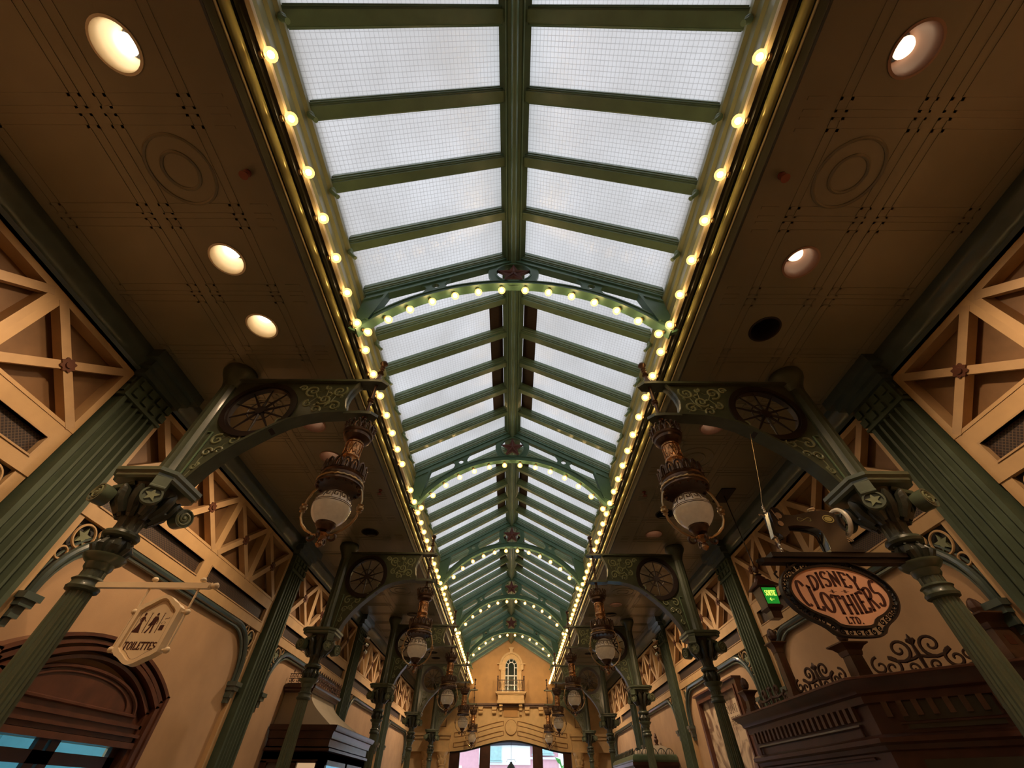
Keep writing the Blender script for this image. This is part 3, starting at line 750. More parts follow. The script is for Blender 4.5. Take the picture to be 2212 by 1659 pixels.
    obj('pole_cap', MB().lathe([(.088,3.13),(.10,3.18),(.125,3.24),(.165,3.31),(.178,3.35),(.17,3.398)], X, Y, 28), GREEN2, t)
    # bracket
    br = MB(); th = .022
    web = [(1.69,3.212),(1.735,3.14),(1.772,3.04),(1.782,2.94),(1.76,2.84),(1.715,2.762),(1.96,2.748),(2.13,2.71),(2.28,2.648),(2.40,2.56),(2.52,2.455),(2.64,2.34),(2.75,2.21),(2.83,2.08),(2.89,1.95),(2.90,1.93),(3.06,1.93),(3.06,3.212)]
    hole = circ(2.655,2.815,.325,44)
    br.prism([web, hole[::-1]], 'xh', Y-th, Y+th)
    fl = [(1.715,2.748),(1.96,2.733),(2.13,2.695),(2.28,2.633),(2.40,2.545),(2.52,2.44),(2.64,2.325),(2.75,2.195),(2.83,2.065),(2.885,1.93)]
    rr = []
    for i, (x, h) in enumerate(fl):
        a = fl[max(i-1,0)]; b = fl[min(i+1,len(fl)-1)]; d = sqrt((b[0]-a[0])**2+(b[1]-a[1])**2); nx, nh = (b[1]-a[1])/d*.026, -(b[0]-a[0])/d*.026
        rr.append([(x,Y-.075,h),(x,Y+.075,h),(x-nx*-1*-1,Y+.075,h+nh*-1),(x-nx*-1*-1,Y-.075,h-nh)])
    br.loft(rr, True, True)
    br.box(1.50, 3.06, Y-.07, Y+.07, 3.212, 3.238)
    ce = [(1.69,3.212),(1.735,3.14),(1.772,3.04),(1.782,2.94),(1.76,2.84),(1.715,2.762)]
    rr = [[(x,Y-.055,h),(x,Y+.055,h),(x+.016,Y+.055,h),(x+.016,Y-.055,h)] for x, h in ce]
    br.loft(rr, True, True)
    bo = obj('bracket', br, GREEN2, t, 40)
    # pointed plates that carry the lantern rod
    for h0 in (3.205, 2.728):
        tp = MB(); tp.prism([[(1.40,Y),(1.46,Y-.065),(1.56,Y-.075),(1.74,Y-.07),(1.74,Y+.07),(1.56,Y+.075),(1.46,Y+.065)]], 'xy', h0, h0+.035)
        obj('lantern_plate', tp, GREEN2, bo)
    rg = MB()
    for (r0, r1, w) in ((.322,.372,.045),(.30,.335,.03)):
        n = 48; ring = []
        for i in range(n): a = 2*pi*i/n; ring.append([(2.655+r*cos(a), Y+y_, 2.815+r*sin(a)) for r, y_ in ((r0,-w),(r1,-w),(r1,w),(r0,w))])
        ring.append(ring[0]); rg.loft(ring, False, True)
    obj('wheel_ring', rg, IRON, bo)
    spk = MB()
    for k in range(10):
        a = 2*pi*k/10+.31; spk.tube([(2.655+.03*cos(a),Y,2.815+.03*sin(a)),(2.655+.15*cos(a),Y,2.815+.15*sin(a)),(2.655+.31*cos(a),Y,2.815+.31*sin(a))], [.016,.013,.006], 6)
    spk.tube([(2.655+.13*cos(2*pi*k/24),Y,2.815+.13*sin(2*pi*k/24)) for k in range(24)], .007, 6, True)
    spk.prism([circ(2.655,2.815,.05,20)], 'xh', Y-.02, Y+.02)
    obj('spoke_rosette', spk, IRON, bo)
    sc = MB()
    spirals = [(1.90,3.09,.085,1.5,2.4,1),(2.03,2.96,.075,1.5,-.6,-1),(1.90,2.87,.075,1.4,.3,1),(2.08,2.82,.055,1.3,3.6,-1),(2.19,3.09,.085,1.5,4.4,1),(2.03,3.14,.035,1.2,1,-1),(2.19,2.90,.05,1.3,1.5,-1),(2.31,3.13,.045,1.3,0,1),
               (2.72,2.41,.068,1.25,1,1),(2.88,2.41,.068,1.25,2,-1),(2.80,2.28,.045,1.3,0,1),(2.90,2.26,.05,1.4,3,-1),(2.93,2.10,.04,1.3,2,1),(2.55,2.49,.04,1.3,4,-1),(2.38,2.66,.045,1.3,4,1)]
    lo_ = MB()
    for q in spirals:
        M_ = lo_ if q[1] < 2.6 else sc
        for sg in (-1, 1): M_.tube([(p[0], Y+sg*.024, p[1]) for p in spiral(*q)], [.0135*(1-.4*i/27) for i in range(28)], 6)
    for (cx, ch, a) in ((1.97,3.05,.5),(2.0,2.86,2.2),(2.12,3.0,3.6),(1.86,2.98,1.8),(2.1,2.9,5.2)):
        for sg in (-1, 1): sc.tube([(cx,Y+sg*.024,ch),(cx+.03*cos(a),Y+sg*.026,ch+.03*sin(a)),(cx+.06*cos(a),Y+sg*.024,ch+.06*sin(a))], [.006,.016,.003], 5)
    for sg in (-1, 1):
        sc.tube([(x_,Y+sg*.022,h_) for x_,h_ in ((1.84,2.80),(1.90,2.87),(1.95,2.93),(1.90,3.10),(1.97,3.05),(2.02,2.96),(2.03,3.14),(2.10,3.08),(2.17,3.10),(2.24,3.10),(2.31,3.13))], .006, 4)
        sc.tube([(x_,Y+sg*.022,h_) for x_,h_ in ((1.95,2.86),(2.08,2.82),(2.14,2.86),(2.19,2.90),(2.12,3.0),(2.17,3.10))], .006, 4)
        lo_.tube([(x_,Y+sg*.022,h_) for x_,h_ in ((2.38,2.66),(2.45,2.58),(2.55,2.49),(2.64,2.44),(2.72,2.42),(2.79,2.36),(2.80,2.28),(2.86,2.27),(2.90,2.26),(2.93,2.18),(2.93,2.10),(2.96,2.0))], .006, 4)
        lo_.tube([(x_,Y+sg*.022,h_) for x_,h_ in ((2.72,2.42),(2.79,2.45),(2.86,2.42))], .006, 4)
    obj('scroll_relief', sc, RELIEF, bo); obj('lower_scroll_relief', lo_, RELIEF, bo)
    pn = MB()
    for sg in (-1, 1): pn.tube([(3.0,Y+sg*.03,1.98),(2.97,Y+sg*.03,2.5),(3.02,Y+sg*.03,2.5)], .008, 5)
    obj('inner_bead', pn, GREEN, bo)
    return t
lp = lamp_post(); PO = ['first', 'second', 'third', 'fourth', 'fifth']
lp_first = True
for s in (-1, 1):
    for k in range(5):
        lab = 'green cast-iron lamp post with scrolled bracket, %s on the %s side' % (PO[k], SIDE[s]); grp = 'lamp posts of the %s side' % SIDE[s]
        if lp_first: tag(lp, lab, 'post', grp); lp.location = (s*3.14, PY+BAY*k, 0); lp.scale = (s,1,1); lp_first = False
        else: dup(lp, (s*3.14, PY+BAY*k, -1.6), lab, grp).scale = (s,1,1)

# ------------------------------------------------------------------ lanterns
def lantern():
    X, Y = 1.535, PY
    t = thing('hanging_lantern', '', 'lantern', (X, Y, 1.38))
    rod = MB().lathe([(.012,3.625),(.030,3.61),(.046,3.585),(.046,3.57),(.028,3.545),(.018,3.53),(.030,3.51),(.018,3.495),(.028,3.475),(.016,3.46),(.026,3.44),(.016,3.425),(.038,3.405),(.02,3.385),(.024,3.34),(.052,3.27),(.056,3.24),(.02,3.22),(.016,3.02),(.018,3.0),(.034,2.985),(.024,2.97),(.034,2.955),(.018,2.94),(.016,2.74),(.03,2.725),(.02,2.71),(.024,2.66),(.042,2.635),(.03,2.615),(.022,2.60),(.05,2.57),(.05,2.50)][::-1], X, Y, 16)
    obj('rod', rod, BRONZE, t)
    g1 = MB().lathe([(.075,2.40),(.115,2.425),(.128,2.44),(.128,2.47),(.142,2.48),(.146,2.50),(.05,2.505)], X, Y, 32)
    n = 18
    for k in range(n):
        a = 2*pi*k/n
        g1.tube([(X+.142*cos(a+q),Y+.142*sin(a+q),2.50+hh) for q, hh in ((-.16,0),(-.14,.045),(-.06,.07),(0,.082),(.06,.07),(.14,.045),(.16,0))], .0085, 5)
        g1.ball((X+.148*cos(a),Y+.148*sin(a),2.59), .014, 6, 4)
        g1.tube([(X+.142*cos(a+u),Y+.142*sin(a+u),2.535+.02*sin(u*10)) for u in (-.12,-.05,.05,.12)], .007, 4)
    obj('upper_gallery', g1, BRONZE, t)
    cy = MB().lathe([(.086,2.12),(.090,2.135),(.090,2.16),(.082,2.17),(.082,2.20),(.088,2.21),(.088,2.22),(.078,2.235),(.076,2.37),(.085,2.375),(.085,2.39),(.074,2.41)], X, Y, 32)
    for k in range(6):
        a = 2*pi*k/6
        cy.tube([(X+.079*cos(a-.4+.8*i/8),Y+.079*sin(a-.4+.8*i/8),2.245+.11*abs(sin(pi*i/8))) for i in range(9)], .0045, 4)
        cy.tube([(X+.079*cos(a-.4+.8*i/8),Y+.079*sin(a-.4+.8*i/8),2.36-.11*abs(sin(pi*i/8))) for i in range(9)], .0045, 4)
    obj('chased_cylinder', cy, COPPER, t)
    g2 = MB().lathe([(.10,1.915),(.15,1.90),(.195,1.885),(.205,1.895),(.20,1.92),(.182,1.94),(.186,1.97),(.18,1.985),(.188,2.0),(.188,2.02),(.14,2.05),(.10,2.08),(.088,2.13)], X, Y, 36)
    n = 16
    for k in range(n):
        a = 2*pi*k/n
        g2.tube([(X+.188*cos(a+q),Y+.188*sin(a+q),2.01+hh) for q, hh in ((-.15,0),(-.15,.05),(-.10,.085),(0,.10),(.10,.085),(.15,.05),(.15,0))], .011, 5)
        g2.box(X+.185*cos(a)-.006, X+.185*cos(a)+.006, Y+.185*sin(a)-.006, Y+.185*sin(a)+.006, 2.0, 2.08)
        g2.ball((X+.178*cos(a+.2),Y+.178*sin(a+.2),1.885), .014, 6, 4)
    obj('lower_gallery', g2, BRONZE, t)
    rim = MB(); m = 72
    rim.tube([(X+.197*cos(2*pi*k/m),Y+.197*sin(2*pi*k/m),1.932+.004*sin(24*2*pi*k/m)) for k in range(m)], .010, 6, True); obj('pierced_rim', rim, BRASS, t)
    c = 1.70; R = .158
    gl = MB().lathe([(max(.001,R*sin(q)), c-R*1.02*cos(q)) for q in [pi*i/24 for i in range(3,23)]], X, Y, 40); go = obj('glass_globe', gl, GLOBE, t, 80)
    kb = MB(); nk = 14
    for k in range(nk):
        a = 2*pi*k/nk; da = 2*pi/nk
        path = [(0,0),(0,1),(.78,1),(.78,.28),(.38,.28),(.38,.62)]
        pts = []
        for i in range(len(path)-1):
            for j in range(4): pts.append((path[i][0]+(path[i+1][0]-path[i][0])*j/4, path[i][1]+(path[i+1][1]-path[i][1])*j/4))
        pts.append(path[-1])
        def on(u, v):
            lat = radians(14+26*v); aa = a+da*u; r_ = R*1.004; return (X+r_*cos(lat)*cos(aa), Y+r_*cos(lat)*sin(aa), c+R*1.024*sin(lat))
        kb.tube([on(*p) for p in pts], .0046, 4)
    for la in (9, 45, 4):
        r_ = R*1.003; kb.tube([(X+r_*cos(radians(la))*cos(2*pi*k/48), Y+r_*cos(radians(la))*sin(2*pi*k/48), c+R*1.02*sin(radians(la))) for k in range(48)], .0028, 4, True)
    obj('greek_key_band', kb, KEYB, go)
    cup = MB().lathe([(.02,1.495),(.055,1.505),(.062,1.52),(.07,1.535),(.082,1.545),(.084,1.575),(.06,1.58)], X, Y, 28); obj('globe_cup', cup, BRONZE, t)
    for q in (-1, 1):
        ar = MB(); pts = [(.185,1.90),(.215,1.86),(.236,1.78),(.24,1.70),(.23,1.62),(.20,1.56),(.15,1.51),(.09,1.475),(.03,1.46)]
        ar.tube([(X+q*a,Y,h) for a, h in pts], .0105, 8)
        ar.lathe([(.012,1.745),(.026,1.735),(.014,1.722),(.03,1.712),(.03,1.695),(.014,1.685),(.024,1.672),(.012,1.66)][::-1], X+q*.24, Y, 12)
        obj('cradle_arm', ar, BRASS, t)
        r2 = MB().tube([(X+q*.085+.028*cos(a), Y-.0, 1.45+.028*sin(a)) for a in [2*pi*i/16 for i in range(16)]], .010, 6, True); obj('scroll_ring', r2, BRONZE, t)
    r3 = MB()
    for q in (-1,1): r3.tube([(X, Y+q*.07+.022*cos(a), 1.44+.022*sin(a)) for a in [2*pi*i/16 for i in range(16)]], .008, 6, True)
    obj('scroll_ring', r3, BRONZE, t)
    bf = MB().lathe([(.004,1.365),(.018,1.375),(.028,1.392),(.022,1.415),(.012,1.425),(.02,1.435),(.045,1.45),(.05,1.475),(.03,1.49),(.02,1.50)], X, Y, 20); obj('drop_finial', bf, COPPER, t)
    return t
ln = lantern(); fst = True
for s in (-1, 1):
    for k in range(5):
        lab = 'bronze gallery lantern with etched glass globe on the %s bracket of the %s side' % (PO[k], SIDE[s]); grp = 'hanging lanterns'
        if fst: tag(ln, lab, 'lantern', grp); ln.location = (s*1.535, PY+BAY*k, 1.38+EYE); ln.scale = (s,1,1); fst = False
        else: dup(ln, (s*1.535, PY+BAY*k, 1.38), lab, grp).scale = (s,1,1)

# ------------------------------------------------------------------ toilettes sign (left, first post)
def toilet_sign():
    Y = PY
    t = thing('sign_arm', 'cream square-section sign arm with ball knobs fixed to the first left post', 'arm', (-3.07, Y, 1.08))
    a = MB().box(-3.08, -2.22, Y-.018, Y+.018, 1.055, 1.092)
    for x in (-2.65, -2.29): a.lathe([(.006,1.09),(.006,1.10),(.02,1.107),(.022,1.118),(.012,1.13)], x, Y, 12)
    obj('bar', a, SIGNCREAM, t)
    e = MB().tube([(-2.22,Y,1.073),(-2.21,Y,1.073),(-2.205,Y,1.073),(-2.19,Y,1.073),(-2.17,Y,1.073),(-2.155,Y,1.073)], [.016,.024,.012,.02,.024,.01], 12); obj('end_knob', e, SIGNCREAM, t)
    b = thing('hanging_sign', 'cream shaped toilets sign with three dark pictograms hanging from the left post arm', 'sign', (-2.47, Y, .62))
    cx = -2.47
    def outl(w, o):
        p = []
        for i in range(41):
            u = -1+2*i/40; p.append((cx+u*(.136+w), .932+o+.058*((cos(pi*u)+1)/2)**1.3-.022*max(0,abs(u)-.78)/.22))
        for i in range(41):
            u = 1-2*i/40; p.append((cx+u*(.136+w), .648-o-.052*((cos(pi*u)+1)/2)**1.3+.022*max(0,abs(u)-.78)/.22))
        return p[::-1]
    fr = MB(); o1 = outl(.012,.012); i1 = outl(-.012,-.010)
    fr.prism([o1, i1[::-1]], 'xh', Y-.032, Y+.028); obj('frame', fr, SIGNCREAM, b)
    obj('board', MB().prism([outl(-.004,-.004)], 'xh', Y-.012, Y+.012), SIGNCREAM, b)
    ink = MB(); fn = lambda x, h: (x, Y-.0135, h)
    i2 = outl(-.026,-.022); ribbon(ink, i2+[i2[0]], .0022, fn)
    word(ink, 'TOILETTES', cx-.105, cx+.105, .0085, fn, hgt=lambda x: .042, base=lambda x: .672, gap=.10)
    for x in (-2.508, -2.422):
        ribbon(ink, [(x,.768),(x,.888)], .004, fn); ribbon(ink, [(x-.008,.889),(x+.008,.889)], .004, fn)
    def shape(pts): ink.add([(p[0],Y-.0135,p[1]+EYE) for p in pts], [tuple(range(len(pts)))])
    x = -2.552    # lady in a long dress
    shape([(x-.030,.772),(x+.022,.768),(x+.014,.80),(x+.006,.835),(x-.006,.835),(x-.016,.80)]); shape([(x-.008,.834),(x+.008,.834),(x+.013,.86),(x+.004,.868),(x-.006,.866),(x-.012,.858)])
    shape([(x+.0+.008*cos(q),.880+.010*sin(q)) for q in [2*pi*i/12 for i in range(12)]]); ribbon(ink, [(x+.010,.860),(x+.020,.842),(x+.030,.838)], .005, fn); ribbon(ink, [(x-.010,.860),(x-.018,.848),(x-.010,.836)], .004, fn)
    x = -2.465    # gentleman in a tail coat
    shape([(x-.012,.868),(x+.010,.868),(x+.018,.855),(x+.014,.815),(x-.016,.812),(x-.018,.852)]); shape([(x+.0+.008*cos(q),.881+.009*sin(q)) for q in [2*pi*i/12 for i in range(12)]])
    ribbon(ink, [(x-.006,.814),(x-.014,.79),(x-.024,.768)], .010, fn); ribbon(ink, [(x+.008,.814),(x+.010,.79),(x+.010,.768)], .010, fn); ribbon(ink, [(x+.016,.858),(x+.024,.835),(x+.022,.82)], .005, fn)
    shape([(x-.030,.812),(x-.012,.812),(x-.014,.845)])
    x = -2.395    # baby changing basin
    shape([(x-.014,.785),(x+.014,.785),(x+.014,.815),(x-.014,.815)]); ribbon(ink, [(x-.012+.012*cos(q)+.01,.828+.008*sin(q)) for q in [pi*2*i/12 for i in range(13)]], .0025, fn); ribbon(ink, [(x-.004,.852),(x+.004,.858),(x+.014,.856),(x+.02,.862)], .005, fn)
    obj('pictograms_and_lettering', ink, SIGNTXT, b, label='dark brown pictograms and the word TOILETTES')
    for x in (-2.65, -2.29):
        r = MB()
        r.tube([(x,Y,1.06),(x,Y,.655)], .0075, 8)
        for h in (.90,.672):
            sg = 1 if x < cx else -1
            r.ball((x-sg*.006,Y,h), .019, 10, 8); r.tube([(x,Y,h),(x+sg*.035,Y,h)], [.012,.006], 8)
        obj('hanger_rod', r, SIGNCREAM, b)
toilet_sign()

# ------------------------------------------------------------------ shop sign and sewing machine (right, first post)
def shop_sign():
    Y = PY; cx = 2.385
    t = thing('sign_beam', 'dark timber sign beam fixed to the first right post', 'beam', (3.07, Y, 1.3))
    b = MB().box(2.0, 3.08, Y-.055, Y+.055, 1.30, 1.335); b.box(1.93, 3.08, Y-.035, Y+.035, 1.265, 1.30)
    b.loft([[(1.93,Y-.035,1.265),(1.93,Y+.035,1.265),(1.93,Y+.035,1.30),(1.93,Y-.035,1.30)],[(1.89,Y-.01,1.28),(1.89,Y+.01,1.28),(1.89,Y+.01,1.292),(1.89,Y-.01,1.292)]])
    obj('bar', b, IRON, t)
    sg = thing('hanging_sign', 'salmon oval shop sign in a black filigree frame under the right post beam', 'sign', (cx, Y, .78))
    def outl(d, n=72):
        p = []
        for i in range(n):
            a = 2*pi*i/n; x = (.345+d)*cos(a); h = 1.055+(.185+d)*sin(a)
            # lobe at the bottom
            if h < 1.055:
                u = x/(.135+d*.8)
                if abs(u) < 1.35:
                    lob = .835-d; k = 1/(1+math.exp((abs(u)-1)*14)); h = h*(1-k)+(lob+.012*u*u)*k
            p.append((cx+x, h))
        return p
    obj('board', MB().prism([outl(0)], 'xh', Y-.018, Y+.018), SIGNPINK, sg)
    fr = MB(); o = outl(.012); i_ = outl(-.004); fr.prism([o, i_[::-1]], 'xh', Y-.028, Y+.028)
    o2 = outl(.062); i2 = outl(.052); fr.prism([o2, i2[::-1]], 'xh', Y-.022, Y+.022)
    mid = outl(.032, 44)
    for k in range(44):
        c_ = mid[k]; nx_ = mid[(k+1)%44]; an = atan2(nx_[1]-c_[1], nx_[0]-c_[0])
        fr.tube([(p[0],Y,p[1]) for p in spiral(c_[0],c_[1],.021,1.3,an+(pi/2 if k%2 else -pi/2),1 if k%2 else -1,16)], .0052, 4)
    obj('filigree_frame', fr, IRON, sg)
    ink = MB(); fn = lambda x, h: (x, Y-.0195, h); f2 = lambda x: (x-cx)
    word(ink, 'DISNEY', cx-.185, cx+.185, .021, fn, hgt=lambda x: .105-.35*f2(x)**2, base=lambda x: 1.10-.95*f2(x)**2, gap=.11)
    word(ink, 'CLOTHIERS', cx-.295, cx+.295, .023, fn, hgt=lambda x: .115+.75*f2(x)**2, base=lambda x: .915+.75*f2(x)**2, gap=.09)
    word(ink, 'LTD.', cx-.052, cx+.052, .011, fn, hgt=lambda x: .04, base=lambda x: .855, gap=.14)
    for x in (-.045, .045):
        for k in range(8):
            a = 2*pi*k/8; ribbon(ink, [(cx+x,1.063),(cx+x+(.03 if k%4==0 else .014)*cos(a),1.063+(.014)*sin(a))], .0035, fn)
    obj('lettering', ink, SIGNTXT, sg, label='dark red shop name lettering')
    for x in (2.13, 2.63):
        hk = MB(); hk.tube([(x,Y,1.27),(x,Y,1.26),(x+.01,Y,1.24)], .01, 6); hk.tube([(p[0],Y,p[1]) for p in spiral(x,1.235,.03,1.3,1.5,1,20)], .007, 5); obj('hanger', hk, IRON, sg)
    obj('hook', MB().tube([(2.0,Y,1.16),(1.985,Y,1.19),(2.01,Y,1.21)], .008, 6), IRON, sg)
    for x in (2.19,2.28,2.48,2.57): obj('crest_scroll', MB().tube([(p[0],Y,p[1]) for p in spiral(x,1.258,.024,1.3,1.5,1 if x < cx else -1,20)], .006, 5), IRON, sg)
    # sewing machine
    m = thing('sewing_machine', 'black antique sewing machine with pale handwheel standing on the right sign beam', 'sewing machine', (2.55, Y, 1.335))
    body = [(2.215,1.69),(2.185,1.70),(2.165,1.68),(2.14,1.50),(2.17,1.47),(2.215,1.50),(2.226,1.562),(2.306,1.572),(2.381,1.568),(2.449,1.555),(2.495,1.53),(2.512,1.49),(2.508,1.42),(2.492,1.338),(2.665,1.338),(2.64,1.38),(2.635,1.44),(2.655,1.50),(2.70,1.56),(2.705,1.61),(2.67,1.645),(2.586,1.670),(2.507,1.663),(2.418,1.642),(2.332,1.624),(2.246,1.632)]
    cxm = 2.43; bd = MB()
    def grow(k):
        out = []
        n = len(body)
        for i in range(n):
            a = body[i-1]; b_ = body[(i+1)%n]; d = sqrt((b_[0]-a[0])**2+(b_[1]-a[1])**2); nx, nh = -(b_[1]-a[1])/d, (b_[0]-a[0])/d
            out.append((body[i][0]+nx*k, body[i][1]+nh*k))
        return out
    rings = [[(p[0],Y+yy,p[1]) for p in grow(k)] for yy, k in ((-.052,-.018),(-.045,-.008),(-.03,.0),(.03,.0),(.045,-.008),(.052,-.018))]
    vs0 = len(bd.v); bd.loft(rings, False, True)
    for r_, rev in ((rings[0],True),(rings[-1],False)):
        tri = tessellate_polygon([[Vector((p[0],p[2],0)) for p in r_]])
        bd.add([(p[0],p[1],p[2]+EYE) for p in r_], [tuple(q) for q in tri])
    obj('body', bd, BLACKG, m, 50)
    obj('base', MB().box(2.46,2.72,Y-.07,Y+.07,1.333,1.352), BLACKG, m)
    obj('faceplate', MB().beam((2.165,Y,1.685),(2.118,Y,1.465), .034, .05, (0,1,0)), STEEL, m)
    ndl = MB().tube([(2.128,Y,1.463),(2.130,Y,1.43),(2.131,Y,1.43),(2.131,Y,1.40),(2.131,Y,1.385),(2.131,Y,1.36),(2.132,Y,1.336)], [.016,.013,.009,.012,.008,.011,.008], 10)
    for h in (1.445,1.405,1.372): ndl.ball((2.13,Y,h), .015, 8, 6)
    obj('needle_bar', ndl, STEEL, m)
    tp = MB()
    for h, r_ in ((1.70,.013),(1.718,.011),(1.733,.012),(1.748,.008)): tp.ball((2.147,Y,h), r_, 10, 6)
    tp.tube([(2.147,Y,1.68),(2.147,Y,1.745)], .006, 8)
    tp.tube([(2.13,Y,1.66),(2.10,Y,1.675),(2.085,Y,1.67)], [.008,.006,.01], 8)
    obj('presser_screw', tp, STEEL, m)
    for (x, h, r_) in ((2.20,1.635,.026),(2.185,1.565,.022)): obj('tension_disc', MB().prism([circ(x,h,r_,20)], 'xh', Y-.062, Y-.05), STEEL, m)
    obj('side_bar', MB().beam((2.165,Y-.055,1.69),(2.185,Y-.055,1.60), .01, .01), STEEL, m)
    w = MB(); wc = (2.722, 1.60)
    ring = []
    for i in range(40):
        a = 2*pi*i/40; ring.append((wc[0]+.018*cos(a)*0+ .0, Y+.105*cos(a), wc[1]+.105*sin(a)))
    w.tube(ring, .017, 8, True); obj('handwheel', w, WHITEW, m)
    sp_ = MB()
    for k in range(5): a = 2*pi*k/5; sp_.tube([(wc[0],Y,wc[1]),(wc[0],Y+.10*cos(a),wc[1]+.10*sin(a))], .008, 6)
    sp_.tube([(2.69,Y,1.60),(2.745,Y,1.60)], .03, 12); obj('wheel_hub', sp_, BLACKG, m)
    s2 = MB().lathe([(.03,1.668),(.03,1.676),(.02,1.678),(.02,1.715),(.03,1.718),(.03,1.726)], 2.548, Y, 16); obj('thread_spool', s2, SIGNCREAM, m, label='pale thread spool')
    orn = MB()
    orn.tube([(2.34+.075*(1-cos(q))*1.0 if False else 2.40+.055*sin(q), Y-.053, 1.605+.016*sin(2*q)) for q in [2*pi*i/32 for i in range(32)]], .0022, 4, True); obj('gilt_scroll', orn, GOLD, m); orn = MB()
    orn.prism([circ(2.60,1.61,.046,28,ry=.034), circ(2.60,1.61,.038,28,ry=.027)[::-1]], 'xh', Y-.0545, Y-.05)
    orn.prism([circ(2.60,1.61,.030,28,ry=.021)], 'xh', Y-.0545, Y-.05)
    obj('gilt_ornament', orn, GOLD, m)
    cl = MB().tube([(2.655,Y-.03,1.47),(2.70,Y-.03,1.43)], .006, 6); cl.tube([(2.665,Y-.03,1.485),(2.715,Y-.03,1.435)], .006, 6); cl.ball((2.635,Y-.035,1.455), .011, 8, 6)
    obj('bobbin_winder', cl, STEEL, m)
    wr = MB().tube([(2.15,Y,1.75),(2.165,Y,1.81),(2.20,Y,1.90),(2.30,Y,2.25),(2.385,Y,2.55)], .0022, 4)
    tag(obj('thread_wire', wr, BRASS), 'thin wire rising from the sewing machine to the bracket above', 'wire')
shop_sign()

# ------------------------------------------------------------------ exit lantern
def exit_lantern():
    X, Y = 3.40, 5.68
    t = thing('exit_lantern', 'small dark hanging exit lantern with lit green panel near the right wall', 'exit sign', (X, Y, 1.6))
    obj('ceiling_plate', MB().box(X-.11,X+.11,Y-.21,Y+.21,3.385,3.398), DARK, t)
    obj('rod', MB().tube([(X,Y,3.39),(X,Y,2.24)], .007, 6), IRON, t)
    f = MB().lathe([(.01,2.30),(.028,2.27),(.036,2.24),(.028,2.20),(.012,2.185),(.03,2.17),(.05,2.165),(.03,2.15),(.07,2.12),(.09,2.06),(.11,2.03)][::-1], X, Y, 16); obj('top_finial', f, WOOD, t)
    sq = lambda w, h: [(X-w,Y-w,h),(X+w,Y-w,h),(X+w,Y+w,h),(X-w,Y+w,h)]
    r = MB().loft([sq(.145,1.985),(sq(.15,1.995)),sq(.09,2.06),sq(.07,2.09)]); obj('roof', r, WOOD, t)
    b = MB().loft([sq(.088,1.755),sq(.108,1.985)]); obj('case', b, WOOD, t)
    p = MB().loft([[(X-.078,Y-.094,1.775),(X+.078,Y-.094,1.775),(X+.078,Y-.088,1.775),(X-.078,Y-.088,1.775)],[(X-.092,Y-.111,1.965),(X+.092,Y-.111,1.965),(X+.092,Y-.104,1.965),(X-.092,Y-.104,1.965)]]); po = obj('lit_panel', p, EXITG, t, label='lit green exit panel')
    ink = MB(); fn = lambda x, h: (x, Y-.0965-.0895*(h-1.775), h)
    word(ink, 'SORTIE', X-.068, X+.068, .010, fn, hgt=lambda x: .062, base=lambda x: 1.868, gap=.12)
    ribbon(ink, [(X-.03,1.825),(X+.025,1.825)], .012, fn); ribbon(ink, [(X-.012,1.843),(X-.034,1.825),(X-.012,1.807)], .010, fn)
    obj('lettering', ink, EXITY, po)
    l = MB().loft([sq(.06,1.62),sq(.065,1.70),sq(.10,1.735),sq(.10,1.755)]); obj('lower_box', l, WOOD, t)
exit_lantern()

